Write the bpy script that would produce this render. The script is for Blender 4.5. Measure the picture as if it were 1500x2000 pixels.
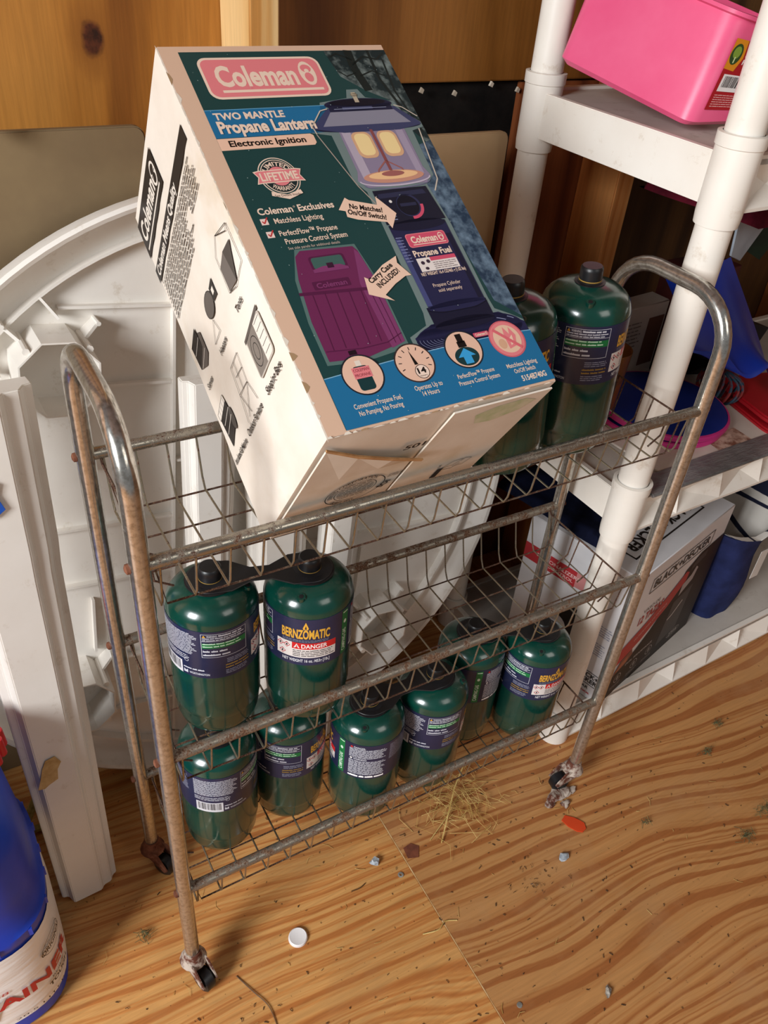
import bpy, bmesh, math, random
from mathutils import Vector, Matrix
from mathutils.geometry import tessellate_polygon
random.seed(7)
PI = math.pi
for o in list(bpy.data.objects): bpy.data.objects.remove(o)
S = bpy.context.scene
COL = S.collection

# ---------------------------------------------------------------- camera
yaw, pit, rol = 0.576244, -0.650923, 0.0963996
fw = Vector((math.sin(yaw)*math.cos(pit), math.cos(yaw)*math.cos(pit), math.sin(pit)))
r0 = Vector((math.cos(yaw), -math.sin(yaw), 0)); u0 = r0.cross(fw)
rr = math.cos(rol)*r0 + math.sin(rol)*u0; uu = -math.sin(rol)*r0 + math.cos(rol)*u0
cd = bpy.data.cameras.new('camera'); cam = bpy.data.objects.new('camera', cd); COL.objects.link(cam)
M = Matrix((rr, uu, -fw)).transposed().to_4x4(); M.translation = Vector((-0.107955, -0.525789, 1.198597))
cam.matrix_world = M
cd.sensor_fit = 'VERTICAL'; cd.sensor_height = 24.0; cd.lens = 24.0*1606.16/2000.0; cd.clip_start = 0.02
S.camera = cam

# ---------------------------------------------------------------- world, lights, exposure
w = bpy.data.worlds.new('world'); S.world = w; w.use_nodes = True
bg = w.node_tree.nodes['Background']; bg.inputs[0].default_value = (0.86, 0.93, 1.0, 1); bg.inputs[1].default_value = 0.15
def area(name, loc, target, sx, sy, power, col):
    d = bpy.data.lights.new(name, 'AREA'); d.shape = 'RECTANGLE'; d.size = sx; d.size_y = sy; d.energy = power; d.color = col
    o = bpy.data.objects.new(name, d); COL.objects.link(o); o.location = loc
    o.rotation_euler = (Vector(target)-Vector(loc)).to_track_quat('-Z', 'Y').to_euler()
    return o
area('doorway_daylight', (-2.6, -1.05, 1.9), (0.15, 0.15, 0.4), 1.0, 1.2, 152, (0.95, 0.975, 1.0))
area('front_fill', (0.9, -1.9, 2.0), (0.5, 0.2, 0.3), 0.9, 0.9, 8, (1.0, 0.95, 0.88))  # weak fill lamp added behind the camera, no window known there
S.view_settings.view_transform = 'Standard'; S.view_settings.look = 'None'
S.view_settings.exposure = 0.0; S.view_settings.gamma = 1.0; S.view_settings.use_curve_mapping = False

# ---------------------------------------------------------------- helpers
def lin(h):
    h = h.lstrip('#'); v = [int(h[i:i+2], 16)/255 for i in (0, 2, 4)]
    return tuple(x/12.92 if x <= .04045 else ((x+.055)/1.055)**2.4 for x in v) + (1,)
class NT:
    def __init__(s, name):
        s.m = bpy.data.materials.new(name); s.m.use_nodes = True; s.t = s.m.node_tree; s.b = s.t.nodes['Principled BSDF']
    def n(s, typ, **kw):
        nd = s.t.nodes.new(typ)
        for k, v in kw.items():
            if k.startswith('i_'):
                k = k[2:]; k = int(k) if k.isdigit() else k.replace('_', ' ')
                nd.inputs[k].default_value = v
            else: setattr(nd, k, v)
        return nd
    def l(s, a, b): s.t.links.new(a, b)
    def coord(s, scale=(1, 1, 1), rot=(0, 0, 0), loc=(0, 0, 0)):
        tc = s.n('ShaderNodeTexCoord'); mp = s.n('ShaderNodeMapping')
        mp.inputs['Scale'].default_value = scale; mp.inputs['Rotation'].default_value = rot; mp.inputs['Location'].default_value = loc
        s.l(tc.outputs['Object'], mp.inputs[0]); return mp.outputs[0]
    def noise(s, vec, scale, detail=4, rough=.5, dist=0):
        nd = s.n('ShaderNodeTexNoise'); nd.inputs['Scale'].default_value = scale; nd.inputs['Detail'].default_value = detail
        nd.inputs['Roughness'].default_value = rough; nd.inputs['Distortion'].default_value = dist; s.l(vec, nd.inputs['Vector']); return nd.outputs[0]
    def ramp(s, fac, stops, interp='LINEAR'):
        nd = s.n('ShaderNodeValToRGB'); nd.color_ramp.interpolation = interp; e = nd.color_ramp.elements
        e[0].position, e[0].color = stops[0]; e[1].position, e[1].color = stops[-1]
        for p, c in stops[1:-1]:
            x = e.new(p); x.color = c
        s.l(fac, nd.inputs[0]); return nd.outputs[0]
    def mix(s, fac, a, b, mode='MIX'):
        nd = s.n('ShaderNodeMix', data_type='RGBA', blend_type=mode)
        for sock, v in ((nd.inputs[0], fac), (nd.inputs[6], a), (nd.inputs[7], b)):
            if isinstance(v, (int, float)): sock.default_value = v
            elif isinstance(v, tuple): sock.default_value = v
            else: s.l(v, sock)
        return nd.outputs[2]
    def math(s, op, a, b=None):
        nd = s.n('ShaderNodeMath', operation=op)
        for i, v in enumerate((a, b)):
            if v is None: continue
            if isinstance(v, (int, float)): nd.inputs[i].default_value = v
            else: s.l(v, nd.inputs[i])
        return nd.outputs[0]
    def bump(s, h, strength=.3, dist=.002):
        nd = s.n('ShaderNodeBump'); nd.inputs['Strength'].default_value = strength; nd.inputs['Distance'].default_value = dist
        s.l(h, nd.inputs['Height']); s.l(nd.outputs[0], s.b.inputs['Normal'])
    def base(s, c):
        if isinstance(c, tuple): s.b.inputs['Base Color'].default_value = c
        else: s.l(c, s.b.inputs['Base Color'])
        return s
    def rough(s, v):
        if isinstance(v, (int, float)): s.b.inputs['Roughness'].default_value = v
        else: s.l(v, s.b.inputs['Roughness'])
BW = lambda v: (v, v, v, 1)
def soft(name, c1, c2, scale=8, rough=.5, spec=.5, bump=0, bscale=60, lo=.35, hi=.65, coat=0):
    k = NT(name); v = k.coord(); n = k.noise(v, scale, 5, .6)
    k.base(k.ramp(n, [(lo, lin(c1)), (hi, lin(c2))])); k.rough(rough); k.b.inputs['Specular IOR Level'].default_value = spec
    if coat: k.b.inputs['Coat Weight'].default_value = coat; k.b.inputs['Coat Roughness'].default_value = .08
    if bump: k.bump(k.noise(v, bscale, 4, .6), bump, .001)
    return k.m
MC = {}
def ink(h, rough=.4, spec=.4):
    key = ('ink', h, rough)
    if key not in MC: 
        MC[key] = soft('print_'+h.strip('#'), h, h, 30, rough, spec)
    return MC[key]

def tag(o, label=None, cat=None, group=None, kind=None):
    if label: o['label'] = label
    if cat: o['category'] = cat
    if group: o['group'] = group
    if kind: o['kind'] = kind
    return o
def empty(name, loc=(0, 0, 0), rot=(0, 0, 0), label=None, cat=None, group=None):
    o = bpy.data.objects.new(name, None); COL.objects.link(o); o.location = loc; o.rotation_euler = rot; o.empty_display_size = .02
    return tag(o, label, cat, group)

class MB:
    """collects verts/faces/material slots into one mesh"""
    def __init__(s): s.v = []; s.f = []; s.mi = []; s.mats = []; s.sm = []
    def slot(s, m):
        if m is None: return 0
        if m not in s.mats: s.mats.append(m)
        return s.mats.index(m)
    def add(s, vs, fs, m=None, smooth=False, tr=None):
        b = len(s.v); i = s.slot(m)
        s.v += [tuple(tr @ Vector(p)) if tr else tuple(p) for p in vs]
        for f in fs: s.f.append(tuple(b+j for j in f)); s.mi.append(i); s.sm.append(smooth)
        return s
    def box(s, x0, y0, z0, x1, y1, z1, m=None, tr=None):
        vs = [(x, y, z) for z in (z0, z1) for y in (y0, y1) for x in (x0, x1)]
        return s.add(vs, [(0, 2, 3, 1), (4, 5, 7, 6), (0, 1, 5, 4), (2, 6, 7, 3), (0, 4, 6, 2), (1, 3, 7, 5)], m, False, tr)
    def prism(s, pts, z0, z1, m=None, tr=None, scale0=1, scale1=1, smooth=False):
        n = len(pts)
        vs = [(x*scale0, y*scale0, z0) for x, y in pts] + [(x*scale1, y*scale1, z1) for x, y in pts]
        fs = [(i, (i+1) % n, n+(i+1) % n, n+i) for i in range(n)] + [tuple(reversed(range(n))), tuple(range(n, 2*n))]
        return s.add(vs, fs, m, smooth, tr)
    def tube(s, path, r, seg=12, m=None, cap=True, closed=False, tr=None):
        P = [Vector(p) for p in path]; n = len(P); R = r if hasattr(r, '__len__') else [r]*n
        T = []
        for i in range(n):
            a = P[i-1] if (i > 0 or closed) else P[i]; b = P[(i+1) % n] if (i < n-1 or closed) else P[i]
            T.append((b-a).normalized())
        N = T[0].orthogonal().normalized(); vs = []
        for i in range(n):
            N = (N - T[i]*N.dot(T[i])).normalized(); B = T[i].cross(N)
            for k in range(seg):
                a = 2*PI*k/seg; vs.append(P[i]+R[i]*(math.cos(a)*N+math.sin(a)*B))
        fs = []
        for i in range(n if closed else n-1):
            j = (i+1) % n
            for k in range(seg): fs.append((i*seg+k, i*seg+(k+1) % seg, j*seg+(k+1) % seg, j*seg+k))
        if cap and not closed: fs += [tuple(reversed(range(seg))), tuple((n-1)*seg+k for k in range(seg))]
        return s.add(vs, fs, m, True, tr)
    def lathe(s, prof, seg=32, m=None, tr=None, smooth=True, a0=0, a1=2*PI):
        full = abs(a1-a0-2*PI) < 1e-6; n = len(prof); c = seg if full else seg+1; vs = []
        for k in range(c):
            a = a0+(a1-a0)*k/seg
            for r, z in prof: vs.append((r*math.cos(a), r*math.sin(a), z))
        fs = []
        for k in range(seg):
            k2 = (k+1) % c
            for i in range(n-1):
                fs.append((k*n+i, k2*n+i, k2*n+i+1, k*n+i+1))
        return s.add(vs, fs, m, smooth, tr)
    def build(s, name, m=None, parent=None, loc=None, bevel=0, sharp=35, seg=2):
        me = bpy.data.meshes.new(name); me.from_pydata(s.v, [], s.f)
        for k in (s.mats if s.mats else [m]): me.materials.append(k)
        if s.mats: me.polygons.foreach_set('material_index', s.mi)
        me.polygons.foreach_set('use_smooth', [bool(x) for x in s.sm])
        bm = bmesh.new(); bm.from_mesh(me)
        bmesh.ops.remove_doubles(bm, verts=bm.verts, dist=1e-6)
        bmesh.ops.dissolve_degenerate(bm, edges=bm.edges, dist=1e-7)
        if s.sm and any(s.sm): bmesh.ops.recalc_face_normals(bm, faces=bm.faces)
        if bevel:
            bmesh.ops.recalc_face_normals(bm, faces=bm.faces)
            es = [e for e in bm.edges if len(e.link_faces) == 2 and e.calc_face_angle(0) > math.radians(sharp)]
            bmesh.ops.bevel(bm, geom=es, offset=bevel, segments=seg, affect='EDGES', clamp_overlap=True)
            for f in bm.faces: f.smooth = True
        bm.to_mesh(me); bm.free(); me.update()
        if any(s.sm) or bevel:
            try: me.set_sharp_from_angle(angle=math.radians(40))
            except Exception: pass
        o = bpy.data.objects.new(name, me); COL.objects.link(o)
        if parent: o.parent = parent
        if loc: o.location = loc
        return o
def dup(o, parent=None):
    c = o.copy(); COL.objects.link(c)
    if parent is not None: c.parent = parent
    for ch in [x for x in KIDS(o)]: dup(ch, c)
    return c
def KIDS(o): return [x for x in COL.objects if x.parent == o]
def arc(c, r, a0, a1, n): return [(c[0]+r*math.cos(math.radians(a0+(a1-a0)*i/n)), c[1]+r*math.sin(math.radians(a0+(a1-a0)*i/n))) for i in range(n+1)]
def rrect(x0, y0, x1, y1, r, n=5):
    return arc((x1-r, y0+r), r, -90, 0, n)+arc((x1-r, y1-r), r, 0, 90, n)+arc((x0+r, y1-r), r, 90, 180, n)+arc((x0+r, y0+r), r, 180, 270, n)
def catmull(P, k=6):
    P = [Vector(p) for p in P]; out = []
    for i in range(len(P)-1):
        a = P[max(i-1, 0)]; b = P[i]; c = P[i+1]; d = P[min(i+2, len(P)-1)]
        for j in range(k):
            t = j/k; out.append(.5*((2*b)+(c-a)*t+(2*a-5*b+4*c-d)*t*t+(3*b-a-3*c+d)*t**3))
    out.append(P[-1]); return out

# ---- flat print: 2D shapes (x right, y UP, millimetres) mapped to a surface by fn(x, y, layer)
TC = {}
def text_mesh(st, bold=0.0):
    key = (st, bold)
    if key in TC: return TC[key]
    c = bpy.data.curves.new('t', 'FONT'); c.body = st; c.size = 1; c.offset = bold; c.resolution_u = 3
    o = bpy.data.objects.new('t', c); COL.objects.link(o)
    dg = bpy.context.evaluated_depsgraph_get(); me = o.evaluated_get(dg).to_mesh()
    vs = [(v.co.x, v.co.y) for v in me.vertices]; fs = [tuple(p.vertices) for p in me.polygons]
    o.evaluated_get(dg).to_mesh_clear(); bpy.data.objects.remove(o); bpy.data.curves.remove(c)
    TC[key] = (vs, fs); return TC[key]
CAPH = max(y for x, y in text_mesh('H')[0])
class Print:
    def __init__(s, fn, step=None): s.fn = fn; s.mb = MB(); s.step = step
    def raw(s, vs, fs, col, lay):
        m = col if not isinstance(col, str) else ink(col)
        s.mb.add([s.fn(x, y, lay) for x, y in vs], fs, m)
    def poly(s, pts, col, lay=1):
        t = tessellate_polygon([[Vector((x, y, 0)) for x, y in pts]])
        def orient(f):
            a, b, c = [pts[i] for i in f]
            return tuple(f) if (b[0]-a[0])*(c[1]-a[1])-(b[1]-a[1])*(c[0]-a[0]) > 0 else tuple(reversed(f))
        s.raw(pts, [orient(f) for f in t], col, lay)
    def rect(s, x0, y0, x1, y1, col, lay=1):
        if x1 < x0: x0, x1 = x1, x0
        if y1 < y0: y0, y1 = y1, y0
        n = max(1, int(math.ceil((x1-x0)/s.step))) if s.step else 1
        vs = []; fs = []
        for i in range(n+1):
            x = x0+(x1-x0)*i/n; vs += [(x, y0), (x, y1)]
        for i in range(n): fs.append((2*i, 2*i+2, 2*i+3, 2*i+1))
        s.raw(vs, fs, col, lay)
    def ell(s, cx, cy, rx, ry, col, lay=1, n=36, a0=0, a1=360):
        s.poly([(cx+rx*math.cos(math.radians(a0+(a1-a0)*i/n)), cy+ry*math.sin(math.radians(a0+(a1-a0)*i/n))) for i in range(n if a1-a0 == 360 else n+1)], col, lay)
    def ring(s, cx, cy, rx, ry, t, col, lay=1, n=36, a0=0, a1=360):
        vs = []; fs = []
        for i in range(n+1):
            a = math.radians(a0+(a1-a0)*i/n)
            vs += [(cx+(rx-t)*math.cos(a), cy+(ry-t)*math.sin(a)), (cx+rx*math.cos(a), cy+ry*math.sin(a))]
        for i in range(n): fs.append((2*i, 2*i+1, 2*i+3, 2*i+2))
        s.raw(vs, fs, col, lay)
    def line(s, pts, t, col, lay=1):
        for (x0, y0), (x1, y1) in zip(pts[:-1], pts[1:]):
            d = math.hypot(x1-x0, y1-y0)
            if d < 1e-9: continue
            nx, ny = -(y1-y0)/d*t/2, (x1-x0)/d*t/2
            s.raw([(x0-nx, y0-ny), (x1-nx, y1-ny), (x1+nx, y1+ny), (x0+nx, y0+ny)], [(0, 1, 2, 3)], col, lay)
    def text(s, st, x, y, wd, hg, col, lay=3, bold=.0, rot=0, shear=0, curve=None, align='l'):
        vs, fs = text_mesh(st, bold)
        if not vs: return
        x0 = min(p[0] for p in vs); x1 = max(p[0] for p in vs); sx = wd/(x1-x0); sy = hg/CAPH
        if align == 'c': x -= wd/2*math.cos(math.radians(rot)); y -= wd/2*math.sin(math.radians(rot))
        ca, sa = math.cos(math.radians(rot)), math.sin(math.radians(rot)); out = []
        for px, py in vs:
            a = (px-x0)*sx+py*sy*shear; b = py*sy
            if curve:   # (cx, cy, r, start angle, direction)
                cx, cy, r, a0, d = curve
                th = math.radians(a0)-d*a/r; rad = r+d*b
                out.append((cx+rad*math.cos(th), cy+rad*math.sin(th)))
            else: out.append((x+a*ca-b*sa, y+a*sa+b*ca))
        s.raw(out, fs, col, lay)
    def lines(s, x0, y0, x1, y1, rows, col, lay=3, fill=.55, rot=0, ragged=.15, seed=1):
        """rows of copy too fine to read in the photograph: word-long ink dashes between y0 (top) and y1"""
        R = random.Random(seed); H = (y0-y1)/rows
        for r in range(rows):
            yb = y0-H*(r+1)+H*(1-fill)/2; x = x0; xe = x1-(x1-x0)*R.random()*ragged
            while x < xe-.3:
                wl = min(R.uniform(1.2, 4.5)*H*.8, xe-x)
                # each word: a bar with small ascenders
                s.rect(x, yb, x+wl, yb+H*fill*.72, col, lay)
                k = x
                while k < x+wl-.2*H:
                    if R.random() < .35: s.rect(k, yb+H*fill*.7, k+.16*H, yb+H*fill, col, lay)
                    k += .4*H
                x += wl+.3*H
    def build(s, name, parent): 
        return s.mb.build(name, None, parent)

# ---------------------------------------------------------------- materials
def wood(name, dark, mid, light, ring=26, warp=.5, ws=(1.1, 2.2, 2.2), axis='X', rough=.5, fine=.25, knot=None, loc=(0, 0, 0), bump=.15, lo=.42, hi=.66, contrast=1.0, wear=None):
    """plywood / pine: growth rings cut by the face; the grain runs along `axis`"""
    k = NT(name); tc = k.n('ShaderNodeTexCoord'); mp = k.n('ShaderNodeMapping'); mp.inputs['Location'].default_value = loc
    k.l(tc.outputs['Object'], mp.inputs[0]); sep = k.n('ShaderNodeSeparateXYZ'); k.l(mp.outputs[0], sep.inputs[0])
    X, Y, Z = sep.outputs
    a, b, c = (X, Y, Z) if axis == 'X' else ((Z, X, Y) if axis == 'Z' else (Y, X, Z))
    cb = k.n('ShaderNodeCombineXYZ'); k.l(a, cb.inputs[0]); k.l(b, cb.inputs[1]); k.l(c, cb.inputs[2]); V = cb.outputs[0]
    m1 = k.n('ShaderNodeMapping'); m1.inputs['Scale'].default_value = ws; k.l(V, m1.inputs[0])
    warpn = k.noise(m1.outputs[0], 1.0, 2, .4)
    m2 = k.n('ShaderNodeMapping'); m2.inputs['Scale'].default_value = (6, 30, 30); k.l(V, m2.inputs[0])
    warp2 = k.noise(m2.outputs[0], 1.0, 3, .5)
    yy = k.math('ADD', k.math('ADD', b, k.math('MULTIPLY', warpn, warp)), k.math('MULTIPLY', warp2, .012))
    n1 = k.n('ShaderNodeTexNoise', noise_dimensions='1D'); n1.inputs['Scale'].default_value = ring; n1.inputs['Detail'].default_value = 2.5; n1.inputs['Roughness'].default_value = .65
    k.l(yy, n1.inputs['W'])
    col = k.ramp(n1.outputs[0], [(lo, lin(light)), ((lo+hi)/2, lin(mid)), (hi, lin(dark))])
    m3 = k.n('ShaderNodeMapping'); m3.inputs['Scale'].default_value = (12, 260, 260); k.l(V, m3.inputs[0])
    fib = k.noise(m3.outputs[0], 1.0, 4, .6)
    col = k.mix(fine, col, k.ramp(fib, [(.3, BW(.55)), (.7, BW(1.25))]), 'MULTIPLY')
    blot = k.noise(V, 3.2, 3, .5)
    col = k.mix(.5, col, k.ramp(blot, [(.3, (.78, .74, .7, 1)), (.7, (1.12, 1.1, 1.08, 1))]), 'MULTIPLY')
    if wear:   # trodden grey-brown dirt
        d = k.noise(V, 5.5, 6, .65); col = k.mix(k.ramp(d, [(.5, BW(0)), (.75, BW(.55))]), col, lin(wear))
        sp = k.noise(V, 130, 2, .5); col = k.mix(k.ramp(sp, [(.69, BW(0)), (.74, BW(.7))]), col, lin('#4a3420'))
    if knot:
        for (kx, ky, kz, kr) in knot:
            dv = k.n('ShaderNodeVectorMath', operation='SUBTRACT'); k.l(tc.outputs['Object'], dv.inputs[0]); dv.inputs[1].default_value = (kx, ky, kz)
            sc = k.n('ShaderNodeVectorMath', operation='MULTIPLY'); k.l(dv.outputs[0], sc.inputs[0]); sc.inputs[1].default_value = (1.35, 0, .9)
            ln = k.n('ShaderNodeVectorMath', operation='LENGTH'); k.l(sc.outputs[0], ln.inputs[0])
            d = k.math('ADD', ln.outputs['Value'], k.math('MULTIPLY', k.math('SUBTRACT', k.noise(V, 45, 3, .5), .5), .02))
            f = k.ramp(d, [(kr*.75, BW(1)), (kr*1.1, BW(0))])
            kc = k.ramp(k.noise(V, 90, 3, .6), [(.35, lin('#2a130a')), (.65, lin('#5a2c17'))])
            halo = k.ramp(d, [(kr, BW(.75)), (kr*2.6, BW(0))])
            col = k.mix(halo, col, lin(dark)); col = k.mix(f, col, kc)
    k.base(col); k.rough(rough); k.b.inputs['Specular IOR Level'].default_value = .35
    k.bump(fib, bump, .0008)
    return k.m
def rusty(name, rust=.5, base='#a8a69e', rough=.28, scale=30, dirt='#5a3a26'):
    k = NT(name); v = k.coord(); n = k.noise(v, scale, 8, .72); n2 = k.noise(v, scale*6, 4, .7)
    nn = k.math('ADD', k.math('MULTIPLY', n, .7), k.math('MULTIPLY', n2, .3))
    f = k.ramp(nn, [(rust-.04, BW(1)), (rust+.05, BW(0))])
    rc = k.ramp(n2, [(.3, lin('#2e1a12')), (.5, lin(dirt)), (.7, lin('#8a6a4c'))])
    mc = k.ramp(k.noise(v, scale*1.6, 5, .7), [(.32, lin('#9b958a')), (.56, lin(base))])
    k.base(k.mix(f, mc, rc)); inv = k.ramp(f, [(0, BW(.86)), (1, BW(.12))]); k.l(inv, k.b.inputs['Metallic'])
    k.rough(k.ramp(f, [(0, BW(rough)), (1, BW(.85))])); k.bump(f, .2, .0004)
    return k.m
CHROME = rusty('worn_chrome', .33, '#c4c1ba', .2, 130)
CHROME2 = rusty('pitted_chrome_rail', .44, '#a39d90', .26, 110)
RUSTRAIL = rusty('rusty_rail', .49, '#9c9486', .38, 90, '#6a4a34')
WIRE = rusty('rusty_wire', .43, '#a89c84', .3, 120, '#5a3524')
WIRED = rusty('dark_rusty_wire', .56, '#8a7c68', .4, 120, '#4a2c20')
RUST = soft('rust_flakes', '#4a2418', '#8a5a44', 60, .9, .2, .6, 200)
PAINTRUST = soft('rust_and_old_paint', '#5e3426', '#b9aa9c', 70, .85, .3, .6, 200, .42, .58)
BLACKRUB = soft('black_plastic', '#0d0d0f', '#1c1c1f', 30, .4, .5, .1, 200)
def plastic(name, c1, c2, rough=.38, sss=.0, stain=None, scale=6):
    k = NT(name); v = k.coord(); n = k.noise(v, scale, 5, .6)
    col = k.ramp(n, [(.3, lin(c1)), (.7, lin(c2))])
    if stain:
        d = k.noise(v, 26, 7, .75); col = k.mix(k.ramp(d, [(.58, BW(0)), (.75, BW(.6))]), col, lin(stain))
    k.base(col); k.rough(rough); k.bump(k.noise(v, 250, 3, .5), .06, .0005); return k.m
WHITEP = plastic('white_resin', '#e4ddd3', '#efeae2', .42, stain='#b4a184')
SHELFP = plastic('ivory_shelf_resin', '#e8dfd2', '#f2ece2', .38, stain='#b59a78')
SHELFT = plastic('grey_scuffed_resin', '#b5aca2', '#cfc8be', .55, stain='#7b6a58')
GREEN = None
def steelpaint():
    k = NT('green_enamel'); v = k.coord(); n = k.noise(v, 20, 5, .6)
    k.base(k.ramp(n, [(.3, lin('#04322a')), (.7, lin('#074236'))])); k.rough(k.ramp(k.noise(v, 60, 4, .6), [(.3, BW(.13)), (.8, BW(.3))]))
    k.b.inputs['Specular IOR Level'].default_value = .7; k.b.inputs['Coat Weight'].default_value = .2; k.b.inputs['Coat Roughness'].default_value = .1
    return k.m
GREEN = steelpaint()
NAVY = soft('navy_label_film', '#1c2340', '#252c4c', 12, .3, .5)

# ---------------------------------------------------------------- setting
W_Y = .53                # plywood face of the back wall
fl = empty('floor'); tag(fl, kind='structure')
PLY1 = wood('floor_plywood_left', '#b5713a', '#c6874a', '#d09a5c', 70, .34, (1.0, 2.2, 2), 'X', .45, .45, loc=(3, 1.7, 0), wear='#b08455', lo=.44, hi=.62)
PLY2 = wood('floor_plywood_right', '#9e6235', '#b07845', '#bc8853', 66, .46, (1.0, 1.5, 2), 'X', .45, .3, loc=(.4, .25, 0), wear='#b58a60', lo=.47, hi=.58)
p = MB().box(-2.2, -2.2, -.018, .3394, .62, 0).build('plywood_sheet', PLY1, fl, bevel=.0008, seg=1)
p = MB().box(.3408, -2.2, -.018, 2.2, .62, 0).build('plywood_sheet', PLY2, fl, bevel=.0008, seg=1)
MB().box(.3394, -2.2, -.018, .3408, .62, .0002).build('seam_splinters', soft('raw_ply_edge', '#b98a54', '#dcb884', 60, .8), fl)
MB().box(-2.2, -2.2, -.06, 2.2, .62, -.0185).build('subfloor', soft('dark_gap', '#2a1c10', '#3a2818'), fl)
wb = empty('wall_back'); tag(wb, kind='structure')
PLYW = wood('wall_plywood_left', '#84501c', '#a46a28', '#b67c36', 9, .5, (.7, 1.6, 1.6), 'Z', .55, .3, knot=[(.136, .53, 1.038, .017)], loc=(1.3, 0, .6), lo=.38, hi=.7)
PLYW2 = wood('wall_plywood_right', '#653c14', '#7e4f1c', '#8e5c26', 9, .5, (.7, 1.6, 1.6), 'Z', .55, .3, loc=(5.3, 0, 2.6), lo=.38, hi=.7)
MB().box(-2.2, W_Y, 0, .30, W_Y+.012, 2.3).build('plywood_panel', PLYW, wb)
MB().box(.302, W_Y, .985, .905, W_Y+.012, 2.3).build('plywood_panel', PLYW2, wb, bevel=.0015)
MB().box(.907, W_Y, 0, 2.2, W_Y+.012, 2.3).build('plywood_panel', wood('wall_plywood_dark', '#3a2210', '#4f3217', '#5e3e1e', 14, .4, (.7, 2, 2), 'Z', .6, .4, loc=(9, 0, 1), lo=.38, hi=.7), wb)
MB().box(.747, W_Y, 0, .905, W_Y+.012, .982).build('plywood_panel', wood('wall_board_red', '#54260f', '#6e3617', '#7e4422', 20, .2, (.6, 2, 2), 'Z', .6, .3, loc=(3, 0, 4), lo=.38, hi=.7), wb, bevel=.001)
MB().box(.302, W_Y+.012, 0, .905, W_Y+.024, .99).build('felt_paper', soft('black_felt_paper', '#0c0a09', '#1d1815', 20, .9, .2, .5, 90), wb)
mb = MB()
for i in range(9):
    x = .36+.055*i+random.uniform(-.01, .01); z = .978+random.uniform(-.008, .006)
    mb.prism([(x-.003, z-.002), (x+.002, z-.004), (x+.004, z+.001), (x, z+.004)], 0, .004, tr=Matrix(((1, 0, 0, 0), (0, 0, -1, W_Y), (0, 1, 0, 0), (0, 0, 0, 1))))
mb.build('paper_shreds', soft('pale_shreds', '#a89a88', '#cfc2b0'), wb)
PINE = wood('stud_pine', '#c98f4a', '#dcae6e', '#e8c48a', 34, .12, (.5, 3, 3), 'Z', .55, .25, loc=(2, 0, 0), lo=.4, hi=.7)
PINE2 = wood('stud_fir', '#a05c2a', '#bd7a40', '#ca8e54', 34, .12, (.5, 3, 3), 'Z', .55, .25, loc=(7, 0, 0), lo=.4, hi=.7)
for x, m in ((-.32, PINE), (.285, PINE), (.895, PINE2), (1.505, PINE2)):
    MB().box(x, W_Y-.089, 0, x+.036, W_Y, 2.3).build('stud', m, wb, bevel=.002)
MB().box(-2.2, W_Y-.089, -.0005, 2.2, W_Y, .038).build('bottom_plate', PINE2, wb, bevel=.002)
wr = MB().box(2.0, -2.2, 0, 2.02, W_Y, 2.3).build('wall_right', PLYW2); tag(wr, kind='structure')
wl = MB().box(-.77, -.12, 0, -.75, W_Y, .60).box(-.77, -.12, 1.75, -.75, W_Y, 2.3).box(-.77, .44, .60, -.75, W_Y, 1.75).box(-.77, -.12, .60, -.75, -.09, 1.75).build('shade_wall_left', PLYW2); tag(wl, kind='structure')  # unseen wall with opening, added and shaped to shade the low left side
ce = MB().box(-.9, -.9, 2.3, 2.2, W_Y+.02, 2.32).build('ceiling', PLYW2); tag(ce, kind='structure')

# ---------------------------------------------------------------- wire cart
L, W, ZB, ZM, ZT, LEG0 = .66, .178, .218, .4767, .7381, .0528
ct = empty('rolling_cart', (0, 0, 0), label='narrow three-tier wire basket cart of rusty chrome tubing on four casters', cat='cart')
R1 = .0092
def side_frame(x):
    top = .868; rc = .06
    pts = [(x, 0, LEG0), (x, 0, ZB), (x, 0, ZM), (x, 0, ZT), (x, 0, top-rc)]
    pts += [(x, rc-rc*math.cos(a), top-rc+rc*math.sin(a)) for a in [PI/2*i/8 for i in range(1, 9)]]
    pts += [(x, W-rc+rc*math.sin(a), top-rc+rc*math.cos(a)) for a in [PI/2*i/8 for i in range(0, 9)]]
    pts += [(x, W, ZT), (x, W, ZM), (x, W, ZB), (x, W, LEG0)]
    return MB().tube(pts, R1, 18)
for x in (0, L): side_frame(x).build('side_frame', CHROME, ct)
RR = .0064
for z, mats in ((ZT, (CHROME2, CHROME2)), (ZM, (RUSTRAIL, RUSTRAIL)), (ZB, (RUSTRAIL, RUSTRAIL))):
    for y, m in zip((0, W), mats):
        sg = 1 if y else -1
        MB().tube([(R1*.7, y, z), (R1+.012, y, z), (L-R1-.012, y, z), (L-R1*.7, y, z)], [RR*1.05, RR, RR, RR*1.05], 14).build('rail', m, ct)
        for x, d in ((0, -1), (L, 1)):
            MB().tube([(x+d*R1*.9, y, z), (x+d*(R1+.0022), y, z), (x+d*(R1+.0035), y, z)], [.0048, .0045, .002], 10).build('rivet', RUST, ct)
WR = .00115
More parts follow.
